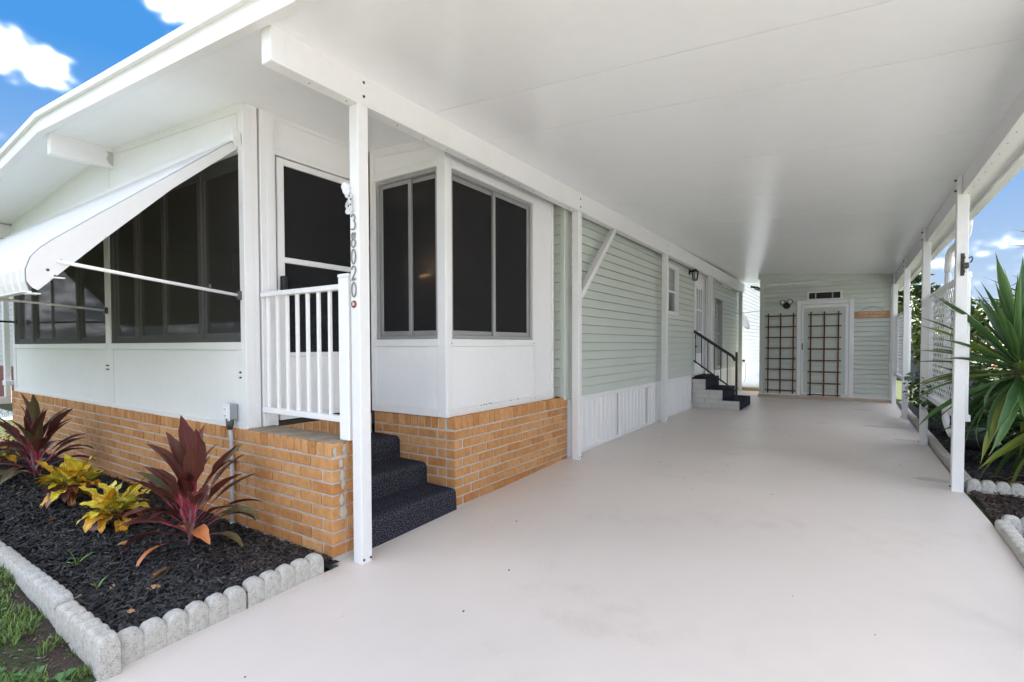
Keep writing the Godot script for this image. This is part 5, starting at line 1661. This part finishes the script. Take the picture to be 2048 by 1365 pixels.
func shrub(called: String, label: String, category: String, at: Vector3, r: Vector3, count: int, leaf: float, c0: Color, c1: Color, seed_: int, group := "") -> Node3D:
	rng.seed = seed_
	var t := thing(called, label, category, at, group)
	var clumps := []
	for k in 7:
		var d := Vector3(rng.randfn() * 0.5, rng.randf_range(-0.4, 0.55), rng.randfn() * 0.5)
		clumps.append([Vector3(0, r.y, 0) + d * r, r * rng.randf_range(0.4, 0.65)])
	for k in 4:
		var top := Vector3(rng.randf_range(-0.4, 0.4) * r.x, r.y * 1.2, rng.randf_range(-0.4, 0.4) * r.z)
		put("stem", tube_mesh([Vector3(0, -0.1, 0), top * 0.5, top], [0.03, 0.02, 0.01], 6), M.bark, t, Transform3D(Basis.IDENTITY, at))
	put("crown", crown_mesh(clumps, count, leaf, c0, c1), M.leafy, t, Transform3D(Basis.IDENTITY, at))
	rng.seed = seed_ + 500
	return t

func tree(label: String, at: Vector3, h: float, r: float, count: int, leaf: float, c0: Color, c1: Color, seed_: int, group: String) -> void:
	rng.seed = seed_
	var t := thing("tree", label, "tree", at, group)
	var clumps := []
	var fork := Vector3(0.1, h * 0.42, 0)
	put("trunk", tube_mesh([Vector3(0, -0.2, 0), fork * 0.5 + Vector3(0.05, 0, 0.04), fork], [h * 0.035, h * 0.028, h * 0.022], 9), M.bark, t, Transform3D(Basis.IDENTITY, at))
	for k in 9:
		var tip := Vector3(sin(k * 2.4) * r * rng.randf_range(0.3, 0.75), h * rng.randf_range(0.55, 0.95), cos(k * 2.4) * r * rng.randf_range(0.3, 0.75))
		put("limb", tube_mesh([fork, fork.lerp(tip, 0.5) + Vector3(0, h * 0.03, 0), tip], [h * 0.016, h * 0.01, h * 0.004], 6), M.bark, t, Transform3D(Basis.IDENTITY, at))
		clumps.append([tip, Vector3(r, h * 0.2, r) * rng.randf_range(0.32, 0.5)])
	put("crown", crown_mesh(clumps, count, leaf, c0, c1), M.leafy, t, Transform3D(Basis.IDENTITY, at))
	rng.seed = seed_ + 500

# ---------------------------------------------------------------- right side: lattice, bed, yucca
func lattice(label: String, z0: float, z1: float) -> void:
	var t := thing("lattice_screen", label, "lattice", Vector3(0.79, 0.6, (z0 + z1) / 2.0), "white lattice screens between the carport posts")
	var y0 := 0.62
	var y1 := 1.745
	var x := 0.79
	bx("top_rail", t, Vector3(x - 0.022, y1 - 0.01, z0), Vector3(x + 0.022, y1 + 0.04, z1), M.vinyl_white, 0.004)
	bx("bottom_rail", t, Vector3(x - 0.05, y0 - 0.055, z0), Vector3(x + 0.03, y0, z1), M.vinyl_white, 0.004)
	for z in [z0, z1]:
		var s := 1.0 if z == z0 else -1.0
		bx("side_rail", t, Vector3(x - 0.015, y0, z), Vector3(x + 0.015, y1 - 0.01, z + s * 0.03), M.vinyl_white, 0.003)
	var pitch := 0.118
	for dir in [1.0, -1.0]:
		var lo := z0 - (y1 - y0) if dir > 0 else z0
		var hi := z1 if dir > 0 else z1 + (y1 - y0)
		var c := lo + pitch * 0.6
		while c < hi:
			# line z = c + dir * (y - y0), clipped to the panel
			var ya := y0
			var yb := y1 - 0.01
			if dir > 0:
				ya = maxf(ya, y0 + (z0 - c)); yb = minf(yb, y0 + (z1 - c))
			else:
				ya = maxf(ya, y0 + (c - z1)); yb = minf(yb, y0 + (c - z0))
			if yb - ya > 0.03:
				var a := Vector3(x - 0.0013 * dir, ya, c + dir * (ya - y0))
				var b := Vector3(x - 0.0013 * dir, yb, c + dir * (yb - y0))
				bar("slat", t, a, b, 0.0024, 0.026, M.vinyl_white, Vector3(0, 1, 0))
			c += pitch
	return

func bed_y(x: float, z: float) -> float:
	return -0.015 + 0.03 * smoothstep(0.85, 1.6, x) + 0.012 * sin(x * 6.0 + z * 3.0)

func build_right_side() -> void:
	lattice("white lattice screen beside the yucca, nearer the street", -7.70, -5.48)
	lattice("white lattice screen beside the storage shed", -12.70, -10.29)
	# bed
	var st := st_new(true)
	for i in 14:
		for j in 60:
			var q := []
			for o in [[0, 0], [1, 0], [1, 1], [0, 1]]:
				var x: float = 0.835 + (i + o[0]) * 0.23
				var z: float = -13.2 + (j + o[1]) * 0.167
				q.append(Vector3(x, bed_y(x, z) - 0.01, z))
			quad(st, q[3], q[2], q[1], q[0])
	struct("side_bed", done(st), M.mulch_base)
	var chip := chip_mesh()
	scatter("bed_mulch", "dark mulch and soil in the side bed around the yucca", "mulch", chip, M.mulch_chip, 15000, func() -> Array:
		var x := 0.84 + 1.9 * pow(rng.randf(), 1.3)
		var z := rng.randf_range(-9.5, -3.3)
		var c := Color(0.016, 0.013, 0.012) * rng.randf_range(0.5, 2.2)
		if z > -5.5: c = Color(0.055, 0.03, 0.022) * rng.randf_range(0.4, 1.7)
		if rng.randf() > 0.965: c = Color(0.26, 0.19, 0.12) * rng.randf_range(0.6, 1.2)
		c.a = 1.0
		return [chip_at(x, bed_y(x, z) + rng.randf_range(-0.006, 0.012), z, 0.012, 0.05, 0.3), c])
	# edging: along the floor, across in front of the yucca, and the near corner
	for k in 13:
		edging(6, Vector3(0.835, -0.105, -5.62 - k * 0.525), PI / 2, "weathered edging block lining the carport floor, %s behind the bracketed post" % NTH[k], "side bed edging along the floor", M.concrete, 0.02 * sin(k * 1.9))
	for k in 3:
		edging(6, Vector3(0.815 + k * 0.525, -0.095, -5.565 - 0.01 * k), 0.0, "whitish concrete edging block in front of the yucca, %s from the carport post" % NTH[k], "edging across the side bed before the yucca", M.concrete_white, 0.1)
	for k in 2:
		edging(6, Vector3(0.84 + k * 0.525, -0.10, -4.52), 0.0, "whitish edging block on the street side of the soil pocket, %s from the driveway" % NTH[k], "edging across the near soil pocket", M.concrete_white, 0.04)
	for k in 3:
		edging(6, Vector3(0.845, -0.125, -3.99 + k * 0.525), PI / 2, "lichen-stained edging block along the driveway, %s from the soil pocket" % NTH[k], "side bed edging near the street", M.concrete, -0.05)
	# yucca and the palm-like plant beyond the frame
	yucca(Vector3(1.42, 0.0, -6.0), [[Vector3(1.14, 0.99, -5.70), 108, 1.05], [Vector3(1.62, 1.32, -6.2), 80, 1.05], [Vector3(1.42, 0.60, -5.95), 80, 1.0]], 61, "large green yucca with long sword leaves leaning past the carport post")
	yucca(Vector3(1.95, 0.0, -6.9), [[Vector3(1.86, 1.98, -6.8), 60, 0.95]], 62, "taller yucca head with brownish spiky leaves against the sky", true)
	# dry strands under the yucca
	var strand := blade(0.30, [[0.0, 0.003], [0.5, 0.004], [1.0, 0.0005]], 1.3, 0.3, 1.2, 0.0, 10)
	M["straw"] = mat("straw", lin(0.40, 0.27, 0.13), 0.8)
	M.straw.cull_mode = BaseMaterial3D.CULL_DISABLED
	for k in 26:
		var x := rng.randf_range(0.95, 1.7)
		var z := rng.randf_range(-6.0, -5.62)
		var o := put("dry_leaf", strand, M.straw, self, aim(Vector3(x, bed_y(x, z) + 0.02, z), rng.randf() * TAU, rng.randf_range(0.0, 0.7), rng.randf(), rng.randf_range(0.5, 1.1)))
		tag(o, "dry straw-coloured yucca leaf lying under the yucca", "dry leaf", "dry leaves under the yucca")
	# dark shrubs between and behind the posts
	shrub("shrub", "dark green shrub between the two lattice screens", "shrub", Vector3(1.30, 0, -9.3), Vector3(0.42, 0.55, 0.7), 3600, 0.075, Color(0.03, 0.06, 0.02), Color(0.06, 0.11, 0.032), 71)
	shrub("shrub", "dark shrub behind the first lattice screen", "shrub", Vector3(1.55, 0, -7.7), Vector3(0.45, 0.5, 0.7), 3600, 0.075, Color(0.03, 0.06, 0.02), Color(0.06, 0.11, 0.032), 72)
	shrub("shrub", "dark leafy shrub in the shade behind the yucca", "shrub", Vector3(2.3, 0, -7.3), Vector3(0.7, 0.62, 0.9), 5200, 0.09, Color(0.03, 0.06, 0.02), Color(0.06, 0.115, 0.032), 73)
	shrub("flowering_shrub", "yellow green croton hedge glowing in the sun behind the yucca", "shrub", Vector3(2.35, 0, -12.6), Vector3(0.95, 0.92, 0.9), 7000, 0.11, Color(0.06, 0.09, 0.012), Color(0.17, 0.17, 0.018), 74)
	var fl := shrub("flowering_shrub", "dark shrub with a few small red flowers behind the yucca", "shrub", Vector3(2.15, 0, -9.9), Vector3(0.62, 0.62, 0.7), 3800, 0.085, Color(0.03, 0.062, 0.02), Color(0.06, 0.115, 0.032), 75)
	var red := mat("flower_red", lin(0.50, 0.05, 0.02), 0.5)
	for q in [Vector3(-0.50, 0.86, 0.45), Vector3(-0.48, 0.64, 0.5), Vector3(-0.2, 1.0, 0.5), Vector3(0.1, 0.8, 0.6)]:
		var f := put("flower", lathe_mesh([Vector2(0.0, 0.0), Vector2(0.03, 0.02), Vector2(0.042, 0.05), Vector2(0.02, 0.045), Vector2(0.0, 0.02)], 8), red, fl, Transform3D(Basis(Vector3(1, 0, 0), 0.7), fl.position + q))
		f.set_meta("label", "small red flower")
	# hose reel under the lattice
	var hr := thing("hose_reel", "black plastic hose reel wheel under the first lattice screen", "hose reel", Vector3(0.93, 0, -7.0))
	var c := Vector3(0.93, 0.215, -7.02)
	var turn := Basis(Vector3(0, 0, 1), PI / 2)
	put("rim", lathe_mesh([Vector2(0.185, -0.03), Vector2(0.205, -0.02), Vector2(0.205, 0.02), Vector2(0.185, 0.03), Vector2(0.175, 0.0), Vector2(0.185, -0.03)], 28), M.rubber_black, hr, Transform3D(turn, c))
	for k in 8:
		var a := TAU * k / 8.0
		bar("spoke", hr, c, c + Vector3(0, sin(a) * 0.18, cos(a) * 0.18), 0.02, 0.03, M.rubber_black, Vector3(1, 0, 0))
	put("hub", lathe_mesh([Vector2(0.0, 0.035), Vector2(0.02, 0.032), Vector2(0.026, 0.015), Vector2(0.0, 0.0)], 14), M.lens_white, hr, Transform3D(turn, c))
	put("drum", lathe_mesh([Vector2(0.0, -0.30), Vector2(0.12, -0.30), Vector2(0.12, -0.02), Vector2(0.0, -0.02)], 18), M.rubber_black, hr, Transform3D(turn, c))
	# bracket on the post
	var b := thing("pole_bracket", "dark bronze pole bracket fixed to the carport post by the yucca", "bracket", Vector3(0.745, 1.74, -5.39))
	bx("plate", b, Vector3(0.728, 1.745, -5.404), Vector3(0.752, 1.925, -5.396), M.bracket_bronze, 0.002)
	bx("block", b, Vector3(0.732, 1.80, -5.397), Vector3(0.775, 1.845, -5.36), M.bracket_bronze, 0.005)
	for y in [1.775, 1.89]:
		put("knuckle", lathe_mesh([Vector2(0.0, 0.012), Vector2(0.011, 0.01), Vector2(0.013, 0.0)], 10), M.bracket_bronze, b, Transform3D(Basis(Vector3(1, 0, 0), PI / 2), Vector3(0.745, y, -5.396)))
	tube_part("hook", b, [Vector3(0.776, 1.885, -5.44), Vector3(0.80, 1.90, -5.44), Vector3(0.806, 1.885, -5.44), Vector3(0.80, 1.86, -5.44), Vector3(0.79, 1.852, -5.44)], 0.006, M.bracket_bronze, 6)

# ---------------------------------------------------------------- beyond: gap behind, neighbours, trees
func build_back_and_neighbours() -> void:
	# raised pad in the gap behind the carport, with a tan step edge
	var pad := bx("concrete_pad", self, Vector3(-4.0, -0.05, -24.0), Vector3(-1.2, 0.088, -14.44), M.pad_white, 0.01)
	pad.set_meta("kind", "structure")
	var stp := bx("kerb", self, Vector3(-2.46, -0.05, -14.44), Vector3(-1.70, 0.082, -14.37), M.tan_step, 0.008)
	stp.set_meta("kind", "structure")
	# white neighbour wall seen through the gap
	var n := thing("white_house", "bright white sided house seen through the gap beside the shed", "house", Vector3(-4.0, 0, -20.0))
	bx("wall", n, Vector3(-5.6, 0.08, -23.0), Vector3(-2.66, 3.4, -15.2), M.siding_white)
	siding(n, ["x", -2.66], -19.6, -15.2, 0.55, 3.3, 0.115, M.siding_white, [])
	bx("corner_trim", n, Vector3(-2.70, 0.08, -19.7), Vector3(-2.625, 3.4, -19.55), M.trim_white, 0.004)
	bx("roof", n, Vector3(-5.9, 3.4, -23.2), Vector3(-2.4, 3.55, -14.95), M.trim_white)
	bx("skirting_panel", n, Vector3(-2.67, 0.08, -19.6), Vector3(-2.645, 0.55, -15.2), M.vinyl_white)
	var hs := thing("garden_hose", "short grey hose hanging from a tap on the white wall", "hose", Vector3(-2.6, 0.5, -16.0))
	tube_part("pipe", hs, [Vector3(-2.64, 0.72, -16.2), Vector3(-2.58, 0.72, -16.2), Vector3(-2.55, 0.60, -16.15), Vector3(-2.53, 0.40, -16.1), Vector3(-2.54, 0.2, -16.1), Vector3(-2.58, 0.10, -16.1)], 0.012, M.conduit_grey, 6)
	bx("tap", hs, Vector3(-2.65, 0.69, -16.23), Vector3(-2.57, 0.75, -16.17), M.bolt_dark, 0.006)
	var dish := thing("satellite_dish", "pale grey dish seen edge-on behind the cream post", "dish", Vector3(-2.55, 1.6, -15.4))
	put("bowl", lathe_mesh([Vector2(0.0, 0.0), Vector2(0.15, 0.02), Vector2(0.28, 0.07), Vector2(0.285, 0.075), Vector2(0.15, 0.03), Vector2(0.0, 0.012)], 24), M.siding_grey, dish, Transform3D(Basis(Vector3(0, 0, 1), -1.15) * Basis(Vector3(1, 0, 0), 0.2), Vector3(-2.56, 1.85, -15.5)))
	bx("mount", dish, Vector3(-2.66, 1.82, -15.53), Vector3(-2.56, 1.88, -15.47), M.galvanised, 0.004)
	var bin := thing("blue_bin", "blue grey bin standing beyond the gap", "bin", Vector3(-2.1, 0.09, -20.6))
	bx("tub", bin, Vector3(-2.45, 0.12, -21.0), Vector3(-1.85, 1.0, -20.4), M.bin_blue, 0.03)
	bx("lid", bin, Vector3(-2.48, 1.0, -21.03), Vector3(-1.82, 1.06, -20.37), M.bin_blue, 0.02)
	var wire := thing("clothes_line", "thin grey line stretched across the gap beside the shed", "line", Vector3(-2.1, 1.96, -13.2))
	tube_part("cord", wire, [Vector3(-2.40, 1.97, -13.6), Vector3(-2.05, 1.965, -13.3), Vector3(-1.74, 1.98, -13.0)], 0.006, M.grey_plastic, 6)
	# left neighbour
	var l := thing("grey_house", "grey sided neighbour house on a red brick base across the lawn", "house", Vector3(-17.5, 0, -5.5))
	bx("wall", l, Vector3(-21.0, 0.75, -9.0), Vector3(-13.6, 3.2, -3.25), M.siding_grey)
	siding(l, ["z", -3.25], -21.0, -13.6, 0.75, 3.2, 0.115, M.siding_grey, [])
	bx("brick_base", l, Vector3(-21.0, -0.2, -9.0), Vector3(-13.62, 0.75, -3.23), M.brick_red)
	var list := []
	for c in 9:
		brick_face(["z", -3.20], -16.5, -13.6, 0.74 - c * 0.1, 1, 0.1, 0.2 if c % 2 == 0 else 0.1, list, [M.brick_red, M.brick_red, M.brick_red, M.brick_red])
	lay_bricks(l, list, 299)
	bx("roof", l, Vector3(-21.4, 3.2, -9.4), Vector3(-13.2, 3.35, -2.7), M.trim_white)
	var path := bx("path", self, Vector3(-30.0, -0.2, -2.9), Vector3(-12.3, -0.085, -2.45), M.pad_white, 0.01)
	path.set_meta("kind", "structure")
	# downspout at the far front corner of the house
	var ds := thing("downspout", "white downspout at the far front corner of the porch room", "downspout", Vector3(-9.06, 0.0, -1.80))
	bx("pipe", ds, Vector3(-9.10, 0.55, -1.86), Vector3(-9.03, 2.70, -1.80), M.trim_white, 0.008)
	bx("strap", ds, Vector3(-9.11, 0.70, -1.865), Vector3(-8.95, 0.76, -1.79), M.trim_white, 0.003)
	bx("foot", ds, Vector3(-9.10, 0.46, -1.86), Vector3(-9.03, 0.55, -1.74), M.trim_white, 0.008)
	# grey outbuilding and trees to the right
	var g := thing("grey_outbuilding", "mauve grey sided outbuilding behind the garden", "building", Vector3(2.2, 0, -23.0))
	bx("wall", g, Vector3(1.2, 0.0, -26.0), Vector3(6.0, 2.1, -22.0), M.siding_mauve)
	siding(g, ["z", -22.0], 1.2, 6.0, 0.1, 2.1, 0.14, M.siding_mauve, [])
	bx("roof_edge", g, Vector3(1.1, 2.1, -26.1), Vector3(6.1, 2.2, -21.85), M.siding_mauve)
	var wv := thing("white_caravan", "white flat-roofed shape half hidden behind the hedge and yucca", "building", Vector3(4.4, 0, -15.7))
	bx("body", wv, Vector3(2.75, 0.3, -16.5), Vector3(6.0, 1.82, -15.0), M.vinyl_white, 0.1)
	bx("window_band", wv, Vector3(3.0, 1.05, -15.0), Vector3(5.8, 1.5, -14.96), M.frame_dark, 0.01)
	var nb := thing("neighbour_home", "long white neighbour home beyond the side garden", "house", Vector3(10.0, 0, -9.0))
	bx("wall", nb, Vector3(8.4, -0.1, -24.0), Vector3(12.5, 2.9, 2.0), M.siding_white)
	siding(nb, ["x", 8.4 - 0.02], -24.0, 2.0, 0.6, 2.9, 0.23, M.siding_white, [])
	bx("roof", nb, Vector3(8.0, 2.9, -24.4), Vector3(12.9, 3.1, 2.4), M.trim_white)
	for k in 8:
		shrub("hedge_bush", "sunlit yellow green hedge bush, %s from the mauve grey outbuilding" % NTH[k], "hedge", Vector3(2.6 + k * 1.45, 0, -20.5 + 0.5 * sin(k * 2.0)), Vector3(1.3, 1.42 + 0.1 * sin(k * 3.0), 1.2), 7000, 0.17, Color(0.035, 0.065, 0.012), Color(0.09, 0.125, 0.02), 80 + k, "sunlit hedge behind the garden")
	tree("leafy green tree rising behind the grey outbuilding", Vector3(1.9, 0, -31.0), 5.2, 2.2, 7000, 0.24, Color(0.022, 0.05, 0.012), Color(0.06, 0.10, 0.02), 91, "trees behind the outbuilding")
	tree("broad tree beyond the white house", Vector3(-2.0, 0, -36.0), 4.5, 2.6, 5000, 0.26, Color(0.03, 0.06, 0.014), Color(0.07, 0.11, 0.025), 92, "trees behind the outbuilding")

# ---------------------------------------------------------------- last small things
func build_small_things() -> void:
	# old damp marks on the painted floor: thin films of grime with ragged outlines
	rng.seed = 5
	for q in [[0.42, -9.05, 0.30, 0.10], [0.20, -11.2, 0.17, 0.12], [-0.33, -9.0, 0.08, 0.05], [0.62, -7.95, 0.16, 0.10], [0.60, -5.75, 0.14, 0.09]]:
		var pts := []
		for k in 18:
			var t := TAU * k / 18.0
			pts.append(Vector2(cos(t) * q[2] * rng.randf_range(0.55, 1.1), sin(t) * q[3] * rng.randf_range(0.5, 1.15)))
		var o := put("floor_stain", prism_mesh(pts, 0.0, 0.0012), M.grime, self, Transform3D(Basis(Vector3(1, 0, 0), -PI / 2), Vector3(q[0], floor_y(q[1]) + 0.0006, q[1])))
		o.set_meta("kind", "structure")
	# litter on the floor
	rng.seed = 7
	var bit := cbox_mesh(Vector3(0.016, 0.004, 0.009), 0.002)
	scatter("floor_litter", "tiny leaf crumbs scattered on the painted floor", "litter", bit, M.bolt_dark, 46, func() -> Array:
		var x := rng.randf_range(-2.2, 0.6)
		var z := -0.9 - 9.0 * rng.randf()
		return [Transform3D(Basis(Vector3.UP, rng.randf() * TAU).scaled(Vector3.ONE * rng.randf_range(0.3, 0.9)), Vector3(x, floor_y(z) + 0.002, z)), Color.WHITE])
